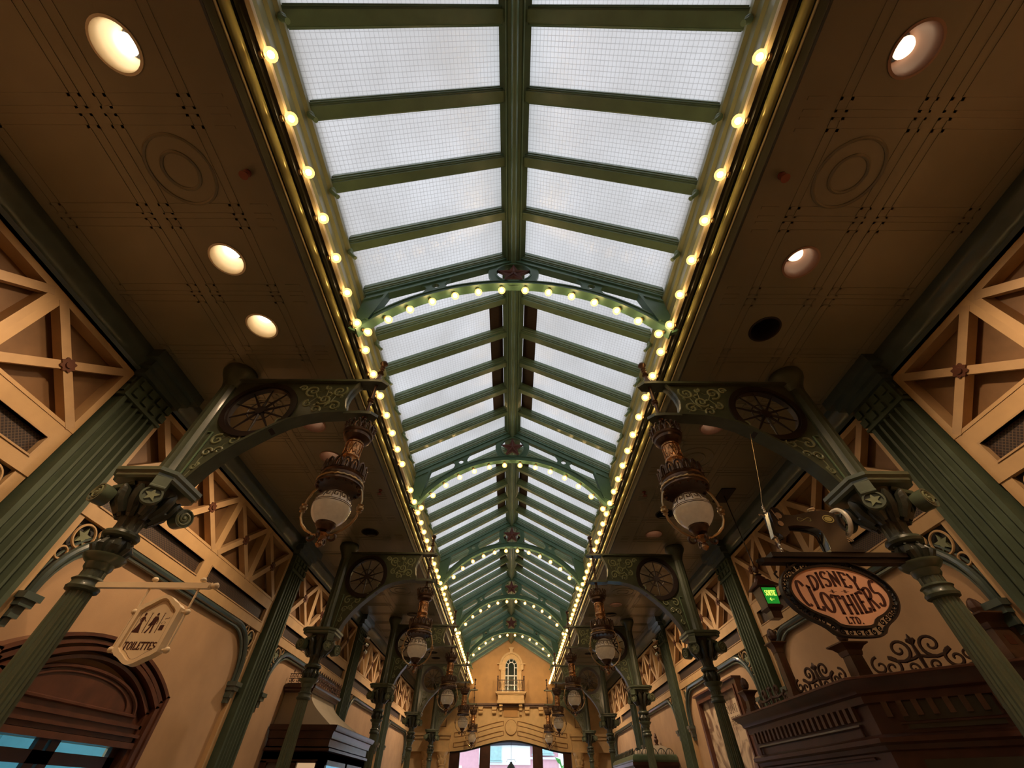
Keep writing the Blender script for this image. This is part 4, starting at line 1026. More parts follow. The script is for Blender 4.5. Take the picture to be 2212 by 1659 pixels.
# ------------------------------------------------------------------ timber doorway on the left wall
def doorway():
    s = -1; c = 4.75; t = thing('timber_door_surround', 'red-brown timber arched doorway surround on the left wall behind the toilets sign', 'door surround', (-4.1, c, -1.6))
    def segarc(hw, hs, rise, n=25):
        R = (hw*hw+rise*rise)/(2*rise); a = math.asin(min(1,hw/R)); return [(c+R*sin(q), hs+rise-R+R*cos(q)) for q in [-a+2*a*i/(n-1) for i in range(n)]]
    fr = MB()
    for (o, w, x) in ((1.13,.05,3.99),(1.08,.055,4.01),(1.025,.06,3.98),(.965,.05,4.02)):
        outer = segarc(o, .80-(1.13-o), .32); inner = segarc(o-w, .80-(1.13-o)-w*.3, .32-.012)
        poly = outer+[(c+o-w, .55)][:0]+inner[::-1]
        fr.prism([poly[::-1]], 'yh', -x, -4.12)
        for q in (-1, 1): fr.box(-4.12, -x, min(c+q*o, c+q*(o-w)), max(c+q*o, c+q*(o-w)), -1.6, .80-(1.13-o)+.01)
    obj('arched_frame', fr, REDWOOD, t)
    ty = MB(); poly = segarc(.93,.56,.30); ty.prism([([(c-.93,.42)]+poly+[(c+.93,.42)])[::-1]], 'yh', -4.07, -4.12); obj('tympanum', ty, REDWOOD, t)
    bd = MB(); el = [(c-.02+.80*cos(q), .60+.255*sin(q)) for q in [pi*i/30 for i in range(31)]]
    bd.tube([(-4.06,y,h) for y, h in el], .018, 6); bd.tube([(-4.06,y,h) for y, h in [(c-.84,.595),(c+.82,.595)]], .016, 6)
    bd.tube([(-4.065,c-.02+.66*cos(q), .625+.19*sin(q)) for q in [pi*i/30 for i in range(31)]], .010, 6)
    obj('half_round_bead', bd, REDWOOD, t)
    li = MB()
    for (h0, h1, x) in ((.50,.53,4.02),(.46,.50,4.04),(.43,.455,3.99),(.395,.43,4.02),(.345,.39,4.0)): li.box(-4.12, -x, c-.95, c+.95, h0, h1)
    obj('lintel_moulding', li, REDWOOD, t)
    lf = MB()
    for q in (-1, 1):
        y0, y1 = (c-.90,c-.02) if q < 0 else (c+.02,c+.90)
        lf.box(-4.14,-4.10,y0,y0+.10,-1.6,.345); lf.box(-4.14,-4.10,y1-.10,y1,-1.6,.345); lf.box(-4.14,-4.10,y0,y1,.19,.275); lf.box(-4.14,-4.10,y0,y1,-1.6,-1.2)
    obj('door_frame', lf, WOOD, t)
    # cool lit room behind
    rm = MB(); rm.box(-7.0,-6.9,2.6,7.2,-1.7,1.3); rm.box(-7.0,-4.24,2.5,2.6,-1.7,1.3); rm.box(-7.0,-4.24,7.2,7.3,-1.7,1.3); rm.box(-7.0,-4.24,2.5,7.3,1.25,1.35); rm.box(-7.0,-4.24,2.5,7.3,-1.7,-1.6)
    struct('wall_side_room', rm, TEAL)
    ld = bpy.data.lights.new('side_room_lamp','POINT'); ld.energy = 75; ld.color = (.75,.95,1); ld.shadow_soft_size = .2
    lo = bpy.data.objects.new('side_room_lamp', ld); COL.objects.link(lo); lo.location = (-5.6,4.8,1.0+EYE)
doorway()

# ------------------------------------------------------------------ shop kiosk on the left (bell-shaped hood with cresting)
def cornice_box(mb, pts, prof, closed=False):
    """offset profile swept round an open plan polyline pts (x,y); prof = [(outset,h)...]"""
    n = len(pts); nr = []
    for i in range(n):
        a = Vector(pts[max(i-1,0)]); b = Vector(pts[i]); c = Vector(pts[min(i+1,n-1)])
        d1 = (b-a) if i > 0 else (c-b); d2 = (c-b) if i < n-1 else (b-a)
        n1 = Vector((d1.y,-d1.x)).normalized(); n2 = Vector((d2.y,-d2.x)).normalized(); m = (n1+n2).normalized(); k = 1/max(.3,m.dot(n1)); nr.append(m*k)
    vs = []
    for (o, h) in prof:
        for i in range(n): vs.append((pts[i][0]+nr[i].x*o, pts[i][1]+nr[i].y*o, h+EYE))
    fs = [(j*n+i, j*n+i+1, (j+1)*n+i+1, (j+1)*n+i) for j in range(len(prof)-1) for i in range(n-1)]
    mb.add(vs, fs)
def kiosk_left():
    t = thing('shop_front', 'dark wood shop front with buff bell-shaped hood standing out from the left wall', 'shop front', (-3.5, 10.2, -1.6))
    y0, y1, xf = 8.98, 11.45, -3.05
    plan = [(-4.1,y0),(xf,y0),(xf,y1),(-4.1,y1)]
    c = MB(); cornice_box(c, plan, [(.0,.87),(.10,.87),(.10,.845),(.075,.80),(.05,.79),(.03,.73),(.03,.70),(.0,.69),(.0,.585),(.035,.58),(.035,.545),(.0,.53),(.0,.44)])
    c.box(-4.11,xf,y0,y1,.845,.865)
    obj('cornice', c, WOOD, t)
    b = MB()
    for (p, q) in ((y0,y0+.14),(y1-.14,y1),((y0+y1)/2-.06,(y0+y1)/2+.06)): b.box(xf-.02-.10, xf, p, q, -1.6, .44)
    b.box(-4.1,xf,y0,y0+.06,.40,.60); b.box(xf-.06,xf,y0,y1,.38,.60); b.box(-3.62,-3.5,y0,y0+.06,-1.6,.42); b.box(-4.1,-4.0,y0,y0+.06,-1.6,.42); b.box(xf-.14,xf,y0,y0+.06,-1.6,.42)
    b.box(-4.1,xf,y0,y1,-1.6,-1.0)
    obj('window_frame', b, WOOD, t)
    obj('lit_pane', MB().box(-3.5,xf-.14,y0+.05,y0+.06,-1.0,.40), WARMP, t, label='warm lit pane')
    obj('dim_pane', MB().box(-4.0,-3.62,y0+.05,y0+.06,-1.0,.40), mat('grey_lace_pane',(.16,.13,.13),.5), t)
    obj('front_pane', MB().box(xf-.05,xf-.04,y0+.14,y1-.14,-1.0,.38), BLUEP, t, label='blue pane with cool daylight painted as a glow')  # pane glows by itself to imitate reflected daylight
    h = MB(); rings = []; n = 12
    for i in range(n+1):
        u = i/n; hh = .87+(1.33-.87)*u
        e = (1-u)**2.0*.75+ (1-u)*.25 if u < .75 else (1-u)*.50+.0
        e = (cos(pi*u)+1)/2*.55+ (1-u)**3*.45
        xa = -3.62-(-3.62-(xf-.06))*e; ya = 9.07+( (y0+.04)-9.07)*e; yb = 10.35+((y1-.05)-10.35)*e
        rings.append([(-4.11,ya,hh),(xa,ya,hh),(xa,yb,hh),(-4.11,yb,hh)])
    h.loft(rings, True, True); obj('bell_hood', h, HOODM, t, 45)
    p = MB(); pl = [(-4.1,9.0),(-3.60,9.0),(-3.60,10.42),(-4.1,10.42)]
    cornice_box(p, pl, [(-.1,1.325),(.0,1.325),(.02,1.345),(.02,1.37),(.05,1.39),(.06,1.42),(.06,1.44),(.0,1.44)]); p.box(-4.11,-3.60,9.0,10.42,1.42,1.44); obj('hood_platform', p, WOOD, t)
    cr = MB()
    def run(a, b, k):
        for i in range(k):
            u = (i+.5)/k; x = a[0]+(b[0]-a[0])*u; y = a[1]+(b[1]-a[1])*u; d = (Vector(b)-Vector(a)).normalized(); w = .036
            for z, dr in ((1.49,1),(1.555,-1)):
                for q in (-1, 1): cr.tube([(x+d.x*(q*w*.9+pp[0]), y+d.y*(q*w*.9+pp[0]), pp[1]) for pp in spiral(0,z,.028,1.1,pi/2,q*dr,12)], .0055, 4)
            cr.tube([(x,y,1.44),(x,y,1.66)], [.007,.004], 4); cr.ball((x,y,1.63), .014, 6, 4, 1.6)
        for z in (1.448,1.522,1.59): cr.tube([(a[0],a[1],z),(b[0],b[1],z)], .006, 4)
    run((-3.57,9.0),(-3.57,10.42),12); run((-4.08,8.97),(-3.57,8.97),4); obj('iron_cresting', cr, IRONB, t)
kiosk_left()

# ------------------------------------------------------------------ clothes shop kiosk on the right
def kiosk_right():
    t = thing('shop_front', 'dark mahogany bay shop front at lower right under the oval sign', 'shop front', (3.6, 5.4, -1.6))
    # plan runs so that the outward normal faces the hall
    plan = [(4.1,3.62),(3.92,3.74),(3.12,4.42),(3.12,6.80),(4.1,6.80)][::-1]
    plan2 = plan[::-1]
    def off(mb, prof): cornice_box(mb, plan2, [(-o, h) for o, h in prof])
    def off2(mb, prof): cornice_box(mb, plan, prof)
    c = MB()
    prof = [(.0,.775),(.12,.775),(.13,.755),(.11,.735),(.07,.70),(.06,.665),(.03,.65),(.03,.60),(.0,.59),(.0,.40),(.03,.395),(.06,.375),(.06,.345),(.03,.33),(.02,.30),(.0,.29),(.0,-1.6)]
    off2(c, [(o,h) for o, h in prof])
    c.prism([[(4.11,3.62),(3.92,3.74),(3.12,4.42),(3.12,6.80),(4.11,6.80)][::-1]], 'xy', .755, .775)
    obj('cornice', c, WOOD, t)
    lip = MB(); off2(lip, [(.12,.778),(.138,.772),(.138,.757),(.12,.752)]); obj('cornice_lip', lip, REDWOOD, t)
    for i in range(22):
        y = 4.60+i*.098; obj('dentil', MB().box(3.085,3.125,y,y+.045,.50,.60), WOOD2, t)
    for i in range(9):
        u = (i+.8)/10; x = 3.92+(3.12-3.92)*u; y = 3.74+(4.42-3.74)*u; dd = Vector((-.8,.68)).normalized(); obj('dentil', MB().beam((x-.012,y-.012,.50),(x-.012,y-.012,.60), .045, .04, (dd.x,dd.y,0)), WOOD2, t)
    pn = MB()
    pn.tube([(3.105,4.62,.38),(3.105,4.62,.47),(3.105,6.66,.47),(3.105,6.66,.38)], .012, 5)
    pn.tube([(3.105,4.62,.26),(3.105,6.66,.26)], .012, 5); pn.tube([(3.82,3.80,.46),(3.24,4.30,.46)], .010, 5)
    obj('panel_bead', pn, WOOD, t)
    gp = MB(); a = Vector((3.92,3.74)); b = Vector((3.12,4.42)); nrm_ = Vector((-(b-a).y, (b-a).x)).normalized()*-1
    for (u0, u1, h0, h1) in ((.22,.80,.42,.60),(.2,.82,-.9,.24)):
        p = a+(b-a)*u0; q = a+(b-a)*u1; o = Vector((-.648,-.762))*.012
        gp.add([(p.x+o.x,p.y+o.y,h0+EYE),(q.x+o.x,q.y+o.y,h0+EYE),(q.x+o.x,q.y+o.y,h1+EYE),(p.x+o.x,p.y+o.y,h1+EYE)], [(0,1,2,3)])
    obj('glazed_light', gp, mat('dim_transom_glass',(.06,.055,.04),.2), t)
    def newel(x, y, h1, w, h0, lab):
        n_ = thing('newel_post', lab, 'post', (x, y, h0)); B = MB()
        B.box(x-w*1.15,x+w*1.15,y-w*1.15,y+w*1.15,h0,h0+.035); B.box(x-w*1.0,x+w*1.0,y-w*1.0,y+w*1.0,h0+.035,h0+.06)
        sq = lambda v, h: [(x-v,y-v,h),(x+v,y-v,h),(x+v,y+v,h),(x-v,y+v,h)]
        B.loft([sq(w*.8,h0+.06),sq(w*.72,h1-.10)]); obj('shaft', B, WOOD2, n_)
        C_ = MB().loft([sq(w*.8,h1-.10),sq(w*.9,h1-.075),sq(w*.9,h1-.06),sq(w*1.2,h1-.03),sq(w*1.6,h1-.012),sq(w*1.6,h1),sq(w*.7,h1+.012)]); obj('cap', C_, WOOD2, n_)
        fn = MB().lathe([(.03,h1),(.022,h1+.02),(.04,h1+.035),(.052,h1+.065),(.05,h1+.09),(.034,h1+.125),(.01,h1+.145)], x, y, 16, flute=1, fl=.12)
        obj('pinecone_finial', fn, IRONB, n_, 20)
        obj('inlay', MB().box(x-w*.3,x+w*.3,y-w*.80,y-w*.76,h0+.10,h1-.15), REDWOOD, n_)
    newel(3.12, 6.55, 1.01, .06, .775, 'short carved newel at the far end of the right shop roof')
    newel(3.08, 5.38, 1.285, .055, .775, 'tall slender newel with pine-cone finial on the right shop roof')
    newel(3.34, 4.60, 1.09, .082, .775, 'broad newel directly under the oval sign on the right shop roof')
    newel(3.98, 3.72, 1.09, .10, .775, 'large newel by the wall at the near end of the right shop roof')
    def scroll(a, b, lab, n=1, hgt=.26):
        a = Vector(a); b = Vector(b); d = b-a; L = d.length; t2 = thing('iron_scrollwork', lab, 'scrollwork', ((a.x+b.x)/2,(a.y+b.y)/2,.775)); m = MB()
        def T(u, h): return (a.x+d.x*u, a.y+d.y*u, .775+h*hgt)
        def sp_(cu, ch, r, tr, a0, dr): return [T(cu+p[0]/L, ch+p[1]/hgt) for p in spiral(0,0,r,tr,a0,dr,24)]
        for q in (-1, 1):
            u = .5+q*.17
            m.tube(sp_(u,.66,.30*hgt,1.35,-pi/2,-q), [.015-.006*i/23 for i in range(24)], 6)
            m.tube(sp_(.5+q*.33,.26,.26*hgt,1.3,pi/2,q), [.014-.005*i/23 for i in range(24)], 6)
            m.tube(sp_(.5+q*.46,.34,.24*hgt,1.2,pi/2,-q), [.012-.004*i/23 for i in range(24)], 6)
            m.tube(sp_(.5+q*.12,.18,.16*hgt,1.2,-pi/2,-q), [.011-.004*i/23 for i in range(24)], 6)
            m.tube([T(.5+q*.17,.36),T(.5+q*.06,.40),T(.5,.45)], .013, 6); m.tube([T(.5+q*.17,.36),T(.5+q*.26,.40),T(.5+q*.33,.50)], .013, 6)
            m.tube([T(.5+q*.33,.0),T(.5+q*.42,.08),T(.5+q*.46,.1)], .012, 6)
        m.tube([T(.5,0),T(.5,.5),T(.5,.75)], [.012,.018,.012], 6)
        for k in (-1,0,1): m.tube([T(.5,.72),T(.5+k*.03,.85),T(.5+k*.045,1.0-.12*abs(k))], [.01,.022,.004], 6)
        obj('scrolls', m, IRONB, t2); obj('bottom_rail', MB().tube([T(0,.03),T(1,.03)], .011, 6), IRONB, t2)
    scroll((3.10,5.45),(3.13,6.48),'iron scrollwork cresting between the short and tall newels on the right shop roof', hgt=.20)
    scroll((3.22,4.68),(3.10,5.30),'iron scrollwork cresting between the tall and broad newels on the right shop roof', hgt=.24)
    scroll((3.84,3.88),(3.42,4.46),'large dark iron scrollwork cresting right of the oval sign', hgt=.30)
kiosk_right()

# ------------------------------------------------------------------ second kiosk on the right, far bay
def kiosk_far():
    t = thing('shop_front', 'low dark kiosk with green hooped cresting and buff dome on the right side', 'kiosk', (3.7, 14.6, -1.6))
    plan = [(4.1,13.4),(3.06,13.4),(3.06,16.0),(4.1,16.0)][::-1]
    c = MB(); cornice_box(c, plan, [(.0,.66),(.08,.66),(.08,.60),(.04,.56),(.03,.50),(.0,.49),(.0,.30),(.0,-1.6)]); obj('cornice', c, WOOD, t)
    c.box(3.07,4.11,13.41,15.99,.64,.66)
    r = MB(); cornice_box(r, plan, [(.05,.66),(.07,.70),(.05,.76),(.0,.80),(-.05,.80)]); obj('green_cornice', r, GREEN, t)
    cr = MB()
    def run(a, b, k):
        for i in range(k):
            u = (i+.5)/k; x = a[0]+(b[0]-a[0])*u; y = a[1]+(b[1]-a[1])*u; d = (Vector(b)-Vector(a))/k/2
            cr.tube([(x+d.x*.95*cos(q), y+d.y*.95*cos(q), .80+.11*sin(q)) for q in [pi*j/8 for j in range(9)]], .008, 4)
            cr.tube([(x,y,.80),(x,y,.90)], .006, 4); cr.tube([(x+d.x*.5,y+d.y*.5,.80),(x+d.x*.5,y+d.y*.5,.88)], .005, 4)
    run((3.06,13.4),(3.06,15.9),14); run((3.06,13.4),(4.05,13.4),5); obj('hooped_cresting', cr, GREEN2, t)
    d = MB(); rings = []
    for i in range(9):
        u = i/8; e = cos(u*pi/2)**.8 if u < 1 else 0.04
        e = max(e, .05); rings.append([(3.95+(-.78)*e, 14.6-1.05*e, .78+.27*u), (4.10, 14.6-1.05*e, .78+.27*u), (4.10, 14.6+1.05*e, .78+.27*u), (3.95-.78*e, 14.6+1.05*e, .78+.27*u)])
    d.loft(rings, True, True); obj('dome', d, HOODM, t, 50)
    obj('urn_finial', MB().lathe([(.03,1.04),(.06,1.06),(.03,1.09),(.055,1.12),(.06,1.16),(.03,1.20),(.045,1.22),(.01,1.30)], 4.0, 14.6, 14), IRONB, t)
    obj('glowing_front', MB().box(3.04,3.05,13.6,15.8,-.9,.42), BLUEP, t, label='shop window with cool daylight painted as a glow')  # window daylight is put in as emission
kiosk_far()

# ------------------------------------------------------------------ framed poster on the right wall
def poster():
    t = thing('framed_poster', 'tall brown-framed engraved poster on the right wall beyond the mahogany shop front', 'poster', (4.05, 9.8, -.9))
    y0, y1, h0, h1 = 8.72, 10.86, -.9, 1.57
    f = MB()
    for (w, d, o) in ((.10,4.0,0),(.05,3.98,.10)):
        a, b, c, d_ = y0+o, y1-o, h0+o, h1-o
        f.box(d,4.12,a,a+w,c,d_); f.box(d,4.12,b-w,b,c,d_); f.box(d,4.12,a+w,b-w,c,c+w); f.box(d,4.12,a+w,b-w,d_-w,d_)
    f.box(3.95,4.12,y0-.02,y1+.02,h1-.03,h1+.0)
    obj('frame', f, REDWOOD, t)
    obj('print', MB().box(4.06,4.08,y0+.14,y1-.14,h0+.14,h1-.14), POSTER, t)
    ink = MB(); fn = lambda y, h: (4.058, y, h)
    fx = lambda u, h: (4.058, 9.62-u, h)
    word(ink, 'AU', .05, .25, .016, fx, hgt=lambda x: .07, base=lambda x: 1.27, gap=.15)
    word(ink, 'RUNI', .0, .5, .022, fx, hgt=lambda x: .11, base=lambda x: 1.12, gap=.15)
    word(ink, 'E-HIGH', -.02, .52, .022, fx, hgt=lambda x: .11, base=lambda x: .96, gap=.15)
    obj('caption', ink, PAPER, t)
poster()

# ------------------------------------------------------------------ end wall
def end_wall():
    Y = YE
    g = MB().prism([[(-2.0,2.78),(2.0,2.78),(2.0,4.33),(0,5.40),(-2.0,4.33)]], 'xh', Y, Y+.25); struct('wall_gable', g, GABLE)
    low = [(-4.2,-1.6),(-2.46,-1.6),(-2.46,1.34)]
    arch = []
    for i in range(1, 30):
        x = -2.46+4.92*i/30; u = abs(x)/2.46; arch.append((x, 1.70-.36*(u*u*(3-2*u))**.95))
    low += arch+[(2.46,1.34),(2.46,-1.6),(4.2,-1.6),(4.2,3.42),(1.95,3.42),(1.95,2.80),(-1.95,2.80),(-1.95,3.42),(-4.2,3.42)]
    struct('wall_end', MB().prism([low], 'xh', Y, Y+.25), STONE)
    # raised bands
    bn = MB()
    def band(hc, x0, x1, h):
        f_ = lambda x: hc-.40*((abs(x)/2.46)**2*(3-2*min(1,abs(x)/2.46)))**.95+(.0)
        xs = [x0+(x1-x0)*i/14 for i in range(15)]
        up = [(x, Y-.006, f_(x)+h/2) for x in xs]; dn = [(x, Y-.006, f_(x)-h/2) for x in xs]
        bn.tube(up+dn[::-1], .016, 5, True)
    for s in (-1, 1):
        for hc in (2.235, 1.925): band(hc, s*.30, s*1.42, .14)
        for hc in (2.235, 1.925): band(hc, s*1.47, s*2.32, .13)
        bn.tube([(s*(1.45),Y-.006,2.40),(s*1.75,Y-.006,2.40),(s*1.75,Y-.006,2.55),(s*1.45,Y-.006,2.50)], .016, 5, True)
        bn.tube([(s*2.7,Y-.006,2.1),(s*3.1,Y-.006,2.1),(s*3.1,Y-.006,2.75),(s*2.7,Y-.006,2.75)], .02, 5, True)
    trim(bn, GROOVE)
    ov = MB().prism([circ(0.02,2.09,.235,36,ry=.235)], 'xh', Y-.05, Y+.01); tag(obj('oval_plaque', ov, STONE), 'plain round plaster plaque above the far entrance arch', 'plaque')
    obj('rim', MB().tube([(.02+.24*cos(q),Y-.03,2.09+.24*sin(q)) for q in [2*pi*i/36 for i in range(36)]], .016, 6, True), GROOVE, bpy.data.objects['oval_plaque'])
    co = MB().box(-1.95,1.95,Y-.16,Y+.02,2.80,2.86); co.box(-1.95,1.95,Y-.10,Y+.02,2.74,2.80); trim(co, REDWOOD)
    for i, x in enumerate((-1.28,-.70,.70,1.28)):
        q = MB().box(x-.10,x+.10,Y-.15,Y,2.68,2.74); q.loft([[(x-.085,Y-.13,2.68),(x+.085,Y-.13,2.68),(x+.085,Y,2.68),(x-.085,Y,2.68)],[(x-.085,Y-.06,2.52),(x+.085,Y-.06,2.52),(x+.085,Y,2.52),(x-.085,Y,2.52)]])
        q.tube([(x-.09,Y-.09,2.56),(x+.09,Y-.09,2.56)], .05, 12); q.tube([(x-.09,Y-.12,2.66),(x+.09,Y-.12,2.66)], .035, 12)
        tag(obj('scroll_corbel', q, STONE), 'carved scroll corbel under the far cornice, %s from the left' % nth(i+1), 'corbel', 'corbels of the far cornice')
    ni = MB().box(-.30,.30,Y-.03,Y,2.42,2.82)
    trim(ni, GABLE)
    # balcony
    t = thing('balcony', 'small cream balcony with dark iron railing below the far arched window', 'balcony', (0, Y, 2.8))
    b = MB()
    for (w, d, h0, h1) in ((.58,.42,2.83,2.93),(.56,.40,2.93,3.12),(.60,.44,3.12,3.16),(.645,.48,3.16,3.20),(.67,.50,3.20,3.225)): b.box(-w,w,Y-d,Y,h0,h1)
    b.box(-.27,.27,Y-.41,Y-.39,2.96,3.09); 
    for x in (-.46,.46): b.box(x-.06,x+.06,Y-.41,Y-.39,2.95,2.98)
    obj('base', b, STONE, t)
    for x in (-.42,.42):
        c = MB().box(x-.07,x+.07,Y-.34,Y,2.74,2.83); c.box(x-.06,x+.06,Y-.22,Y,2.62,2.74); c.box(x-.05,x+.05,Y-.12,Y,2.48,2.62); obj('bracket', c, STONE, t)
    r = MB(); yy = Y-.44; w = .57
    for z in (3.62,3.26): r.tube([(-w,Y,z),(-w,yy,z),(w,yy,z),(w,Y,z)], .015, 6)
    for x in (-w,w): r.tube([(x,yy,3.22),(x,yy,3.72)], .024, 8); r.ball((x,yy,3.75), .035, 8, 6); r.ball((x,yy,3.66), .034, 8, 6)
    n = 11
    for i in range(n):
        x = -w+2*w*(i+1)/(n+1); r.tube([(x,yy,3.22),(x,yy,3.64)], .009, 5)
        if i%2 == 0: r.tube([(x+.04*sin(q),yy,3.44+.11*cos(q)) for q in [2*pi*j/14 for j in range(14)]], .006, 4, True)
    obj('railing', r, IRONB, t)
    ld = bpy.data.lights.new('balcony_lamp','POINT'); ld.energy = 5; ld.color = (1,.7,.35); ld.shadow_soft_size = .03
    lo = bpy.data.objects.new('balcony_lamp', ld); COL.objects.link(lo); lo.parent = t; lo.location = (0,-.2,.5)
    bb = MB(); bb.ball((-.36,Y-.16,3.29), .035, 10, 6); bb.ball((.36,Y-.16,3.29), .035, 10, 6); obj('uplight', bb, LAMPR, t)
    # arched window
    wdw = thing('arched_window', 'tall arched window with cream surround in the far gable', 'window', (0, Y, 3.2)); wdw.name = 'window_90'; wdw['kind'] = 'structure'
    for key in ('label','category'): del wdw[key]
    hs = 4.21; cx = .012
    def ring(r0, r1, y0, m, nm):
        k = MB(); o = circ(cx,hs,r1,28,0,pi); i_ = circ(cx,hs,r0,28,0,pi)
        k.prism([(o+i_[::-1])], 'xh', y0, Y); return k
    fr = ring(.27,.46,Y-.10,STONE,'')
    fr2 = ring(.44,.52,Y-.15,STONE,'')
    for q in (-1, 1):
        fr.box(min(cx+q*.27,cx+q*.46),max(cx+q*.27,cx+q*.46),Y-.10,Y,3.2,hs)
        fr2.box(min(cx+q*.42,cx+q*.55),max(cx+q*.42,cx+q*.55),Y-.16,Y,4.05,4.25); fr2.box(min(cx+q*.42,cx+q*.64),max(cx+q*.42,cx+q*.64),Y-.19,Y,4.25,4.285); fr2.box(min(cx+q*.26,cx+q*.48),max(cx+q*.26,cx+q*.48),Y-.13,Y,4.02,4.06)
    fr2.prism([[(cx-.06,4.66),(cx+.06,4.66),(cx+.07,4.82),(cx+.115,4.86),(cx+.115,4.90),(cx-.115,4.90),(cx-.115,4.86),(cx-.07,4.82)]], 'xh', Y-.2, Y)
    obj('surround', fr, STONE, wdw); obj('hood_moulding', fr2, STONE, wdw)
    gl = MB(); gl.prism([[(cx-.27,3.2),(cx+.27,3.2)]+circ(cx,hs,.27,24,0,pi)], 'xh', Y-.02, Y-.01); obj('pane', gl, DGLASS, wdw)
    mu = MB(); bx = lambda a, b, c, d: mu.box(a,b,Y-.05,Y-.02,c,d)
    bx(cx-.155,cx-.125,3.2,hs); bx(cx+.125,cx+.155,3.2,hs); bx(cx-.27,cx+.27,3.83,3.86); bx(cx-.27,cx+.27,3.5,3.52); bx(cx-.27,cx-.14,4.13,4.155); bx(cx+.14,cx+.27,4.13,4.155); bx(cx-.285,cx-.26,3.2,hs); bx(cx+.26,cx+.285,3.2,hs)
    mu.prism([circ(cx,hs,.155,24,0,pi)+circ(cx,hs,.125,24,0,pi)[::-1]], 'xh', Y-.05, Y-.02); mu.prism([circ(cx,hs,.285,24,0,pi)+circ(cx,hs,.26,24,0,pi)[::-1]], 'xh', Y-.05, Y-.02)
    for a in (28,68,112,152): a = radians(a); mu.beam((cx+.14*cos(a),Y-.035,hs+.14*sin(a)),(cx+.27*cos(a),Y-.035,hs+.27*sin(a)), .022, .03, (0,1,0))
    obj('glazing_bar', mu, WHITEF, wdw)
    # columns and entablature at both sides of the entrance
    for s in (-1, 1):
        e = MB()
        for (x0, d, h0, h1) in ((2.47,.22,1.32,1.40),(2.5,.18,1.40,1.70),(2.44,.30,1.80,1.88),(2.48,.24,1.70,1.80)): e.box(*sx(s,x0,4.1), Y-d, Y, h0, h1)
        trim(e, STONE)
        for j, x in enumerate((2.72, 3.35)):
            c = thing('entrance_column', 'cream column with carved capital on the %s of the far entrance, %s' % (SIDE[s], 'inner one' if j == 0 else 'outer one'), 'column', (s*x, Y-.12, -1.6), 'columns of the far entrance')
            obj('shaft', MB().lathe([(.17,-1.6),(.17,-1.4),(.14,-1.35),(.13,.9)], s*x, Y-.13, 24, flute=1, fl=.08), STONE, c, 20)
            cp = MB().lathe([(.13,.9),(.15,.92),(.13,.94),(.14,1.0),(.17,1.1),(.16,1.14),(.20,1.24),(.22,1.32)], s*x, Y-.13, 24)
            for k in range(8):
                for hh, r_ in ((.98,.13),(1.13,.155)):
                    a = 2*pi*k/8+(hh > 1)*.39; cp.tube([(s*x+r_*cos(a),Y-.13+r_*sin(a),hh),(s*x+(r_+.03)*cos(a),Y-.13+(r_+.03)*sin(a),hh+.08),(s*x+(r_+.055)*cos(a),Y-.13+(r_+.055)*sin(a),hh+.075)], [.03,.03,.015], 6)
            obj('carved_capital', cp, STONE, c)
    # glazed entrance screen
    d = MB()
    for (a, b) in ((-2.45,-2.05),(-1.24,-.82),(.90,1.30),(2.13,2.45)): d.box(a,b,Y+.10,Y+.2,-1.6,1.5 if abs(a) > 1.9 or abs(b) > 1.9 else 1.66)
    dr = struct('door_1', d, WOOD)
    obj('pane', MB().box(-2.1,2.15,Y+.14,Y+.15,-1.6,1.68), CGLASS, dr)
    ar = MB(); xs = [-2.46+4.92*i/30 for i in range(31)]; f_ = lambda x: 1.70-.36*((abs(x)/2.46)**2*(3-2*abs(x)/2.46))**.95
    ar.tube([(x,Y+.12,f_(x)-.02) for x in xs], .035, 6); obj('arched_head', ar, IRON, dr)
end_wall()

for s in (-1, 1):  # added pair of floodlights that brighten the far gable
    x, y, h = s*.95, TY+TR*4+.16, 4.47
    t = thing('added_gable_flood', 'added small floodlight on the %s half of the farthest truss, aimed at the gable' % SIDE[s], 'floodlight', (x, y, h))
    obj('lamp_head', MB().box(x-.07,x+.07,y-.03,y+.09,h-.05,h+.05), DARKM, t); obj('mount', MB().box(x-.02,x+.02,y-.16,y-.02,h-.02,h+.02), DARKM, t)
    ld = bpy.data.lights.new('added_flood_beam','SPOT'); ld.energy = 230; ld.color = (1,.68,.34); ld.spot_size = radians(85); ld.spot_blend = .9; ld.shadow_soft_size = .05
    lo = bpy.data.objects.new('added_flood_beam', ld); COL.objects.link(lo); lo.parent = t; lo.location = (0,.11,0); lo.rotation_euler = Vector((-x*.3,4.2,-1.7)).to_track_quat('-Z','Y').to_euler()

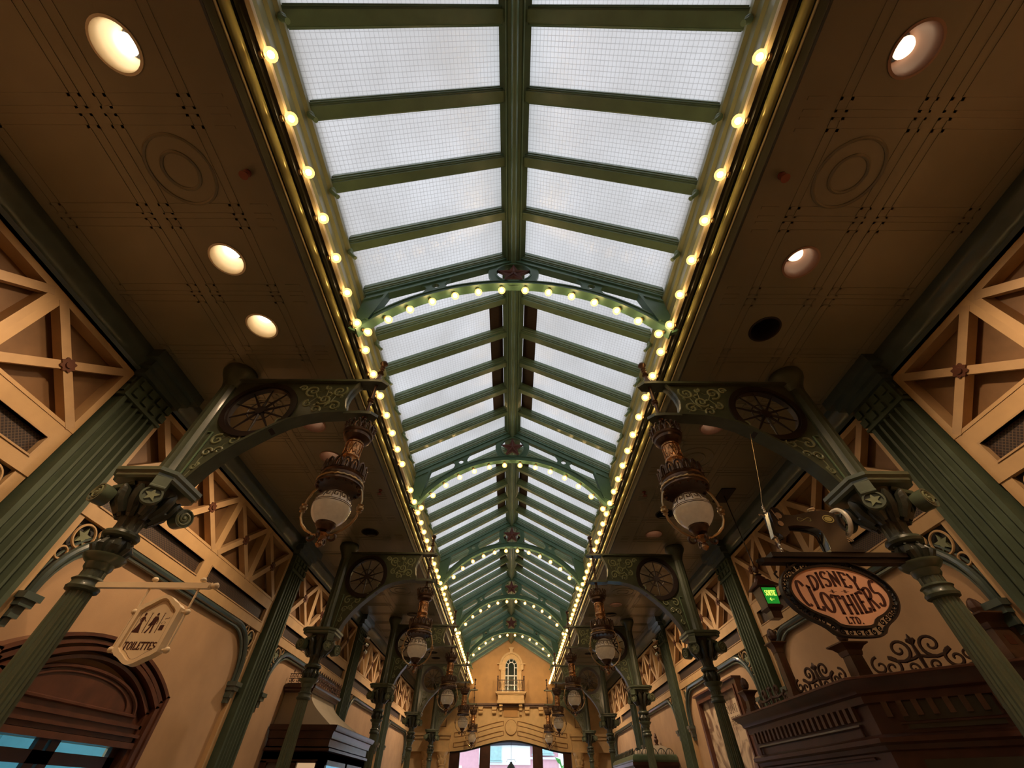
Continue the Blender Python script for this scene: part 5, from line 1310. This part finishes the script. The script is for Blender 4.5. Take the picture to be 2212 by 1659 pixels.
# ------------------------------------------------------------------ beyond the entrance
def outside():
    v = MB()                                         # shallow slate-coloured porch vault with a curved front edge
    Y = YE+.3
    n = 24; rings = []
    for i in range(n+1):
        x = -3.2+6.4*i/n; h = 1.86-.34*(abs(x)/3.2)**2; rings.append((x,h))
    v.add([(x, Y, h+EYE+.02) for x, h in rings]+[(x, Y+2.6, h+EYE-.0) for x, h in rings]+[(x, Y+2.6, h+EYE+.5) for x, h in rings]+[(x, Y, h+EYE+.5) for x, h in rings],
          [(k*(n+1)+i, k*(n+1)+i+1, ((k+1)%4)*(n+1)+i+1, ((k+1)%4)*(n+1)+i) for k in range(4) for i in range(n)])
    v.tube([(x, Y+2.6, h-.03) for x, h in rings], .05, 6); v.tube([(x, Y+2.5, h-.10) for x, h in rings], .03, 6)
    tag(obj('porch_vault', v, BLUEG), 'slate-blue curved porch vault seen through the far entrance', 'vault')
    b = thing('facade_building', 'rose and pale painted house front seen through the far entrance', 'building', (0, 33, -1.6))
    F_ = 33.0
    obj('wall', MB().box(-9,9,F_,F_+.4,-1.6,7), PINKW, b)
    tr_ = MB(); tr_.box(-1.9,1.2,F_-.10,F_,1.45,4.5); tr_.box(-9,-2.9,F_-.1,F_,-1.6,1.4); tr_.box(-9,9,F_-.2,F_,2.3,2.5); tr_.box(1.2,2.9,F_-.12,F_,1.7,1.8); tr_.box(2.9,9,F_-.15,F_,-1.6,3.0); obj('pale_panel', tr_, WHITEF, b)
    for i, (x0, x1, h0, h1) in enumerate(((-1.6,-.55,1.65,2.25),(1.35,2.6,1.95,2.5),(3.2,4.2,.6,1.6))):
        w = MB().box(x0,x1,F_-.16,F_-.10,h0,h1); w.box(x0-.06,x1+.06,F_-.2,F_-.12,h0-.08,h0-.02); obj('window', w, mat('pale_aqua_pane_%d'%i,(.42,.66,.66),.3), b)
    struct('floor_outside', MB().box(-9,9,YE+.4,34,-1.7,-1.6), PAVE)
    l = MB()
    for k in range(60):
        x, y, h = 3.0+random.uniform(-.5,.5), 27+random.uniform(-.5,.5), .9+random.uniform(-1.2,.75); a = random.uniform(0,6.28); r_ = .22
        l.add([(x,y,h+EYE),(x+r_*cos(a),y,h+.1+EYE),(x+r_*1.6*cos(a),y+.05,h+.3+EYE),(x+r_*.5*cos(a+.6),y-.03,h+.22+EYE)], [(0,1,2,3)])
    l2 = MB(); l2.ball((3.0,27,.6), .62, 14, 10, 1.3)
    s_ = thing('street_tree', 'small bright green tree seen through the right pane of the far entrance', 'tree', (3.0,27,-1.6)); obj('foliage', l.merge(l2), LEAF, s_); obj('trunk', MB().tube([(3.0,27,-1.6),(3.0,27,0)], .06, 8), REDWOOD, s_)
    p = thing('pendant_lamp', 'dark green domed pendant lamp on a thin rod in the far entrance porch', 'pendant lamp', (.03, 23.5, .8))
    obj('rod', MB().tube([(.03,23.5,1.86),(.03,23.5,1.12)], .008, 6), IRON, p)
    obj('shade', MB().lathe([(.19,.84),(.19,.88),(.165,.97),(.10,1.05),(.05,1.08),(.06,1.11),(.02,1.13)], .03, 23.5, 24), GREEN2, p)
    bl = MB(); bl.ball((.03,23.5,.86), .14, 16, 10); obj('globe', bl, mat('green_yellow_glass',(.55,.62,.12),.2,emit=(.7,.8,.1),es=.35), p)
    ho = MB()
    for q in (-1,1): ho.tube([(.03+q*.02,23.5,1.20),(.03+q*.16,23.5,1.19),(.03+q*.2,23.5,1.12)], .008, 5)
    obj('yoke', ho, WHITEF, p)
outside()

# small spotlights clipped on the third pilasters, aimed at the far gable
for s in (-1, 1):
    x, y = s*3.80, PY+2*BAY-.0
    t = thing('clip_spotlights', 'row of three small chrome spotlights on the third pilaster of the %s wall' % SIDE[s], 'spotlight', (x, y, 2.7))
    for i, (h, tgt) in enumerate(((3.02,(s*-.6,21.8,3.6)),(2.85,(s*.3,21.8,2.4)),(2.68,(s*3.0,19.0,1.2)))):
        p0 = Vector((s*3.86,y+.34,h)); d = (Vector(tgt)-p0).normalized(); m = MB().tube([(s*3.96,y+.30,h),(s*3.90,y+.30,h)], .012, 6)
        p1 = p0-d*.12; m.tube([tuple(p1),tuple(p0)], [.032,.045], 10); obj('spot_head', m, STEEL, t)
        ld = bpy.data.lights.new('clip_spot_beam','SPOT'); ld.energy = (25,18,12)[i]; ld.color = (1,.66,.34); ld.spot_size = radians((46,60,80)[i]); ld.spot_blend = .9; ld.shadow_soft_size = .04
        lo = bpy.data.objects.new('clip_spot_beam', ld); COL.objects.link(lo); lo.parent = t
        lo.location = p0+d*.03-Vector((x,y,2.7)); lo.rotation_euler = d.to_track_quat('-Z','Y').to_euler()
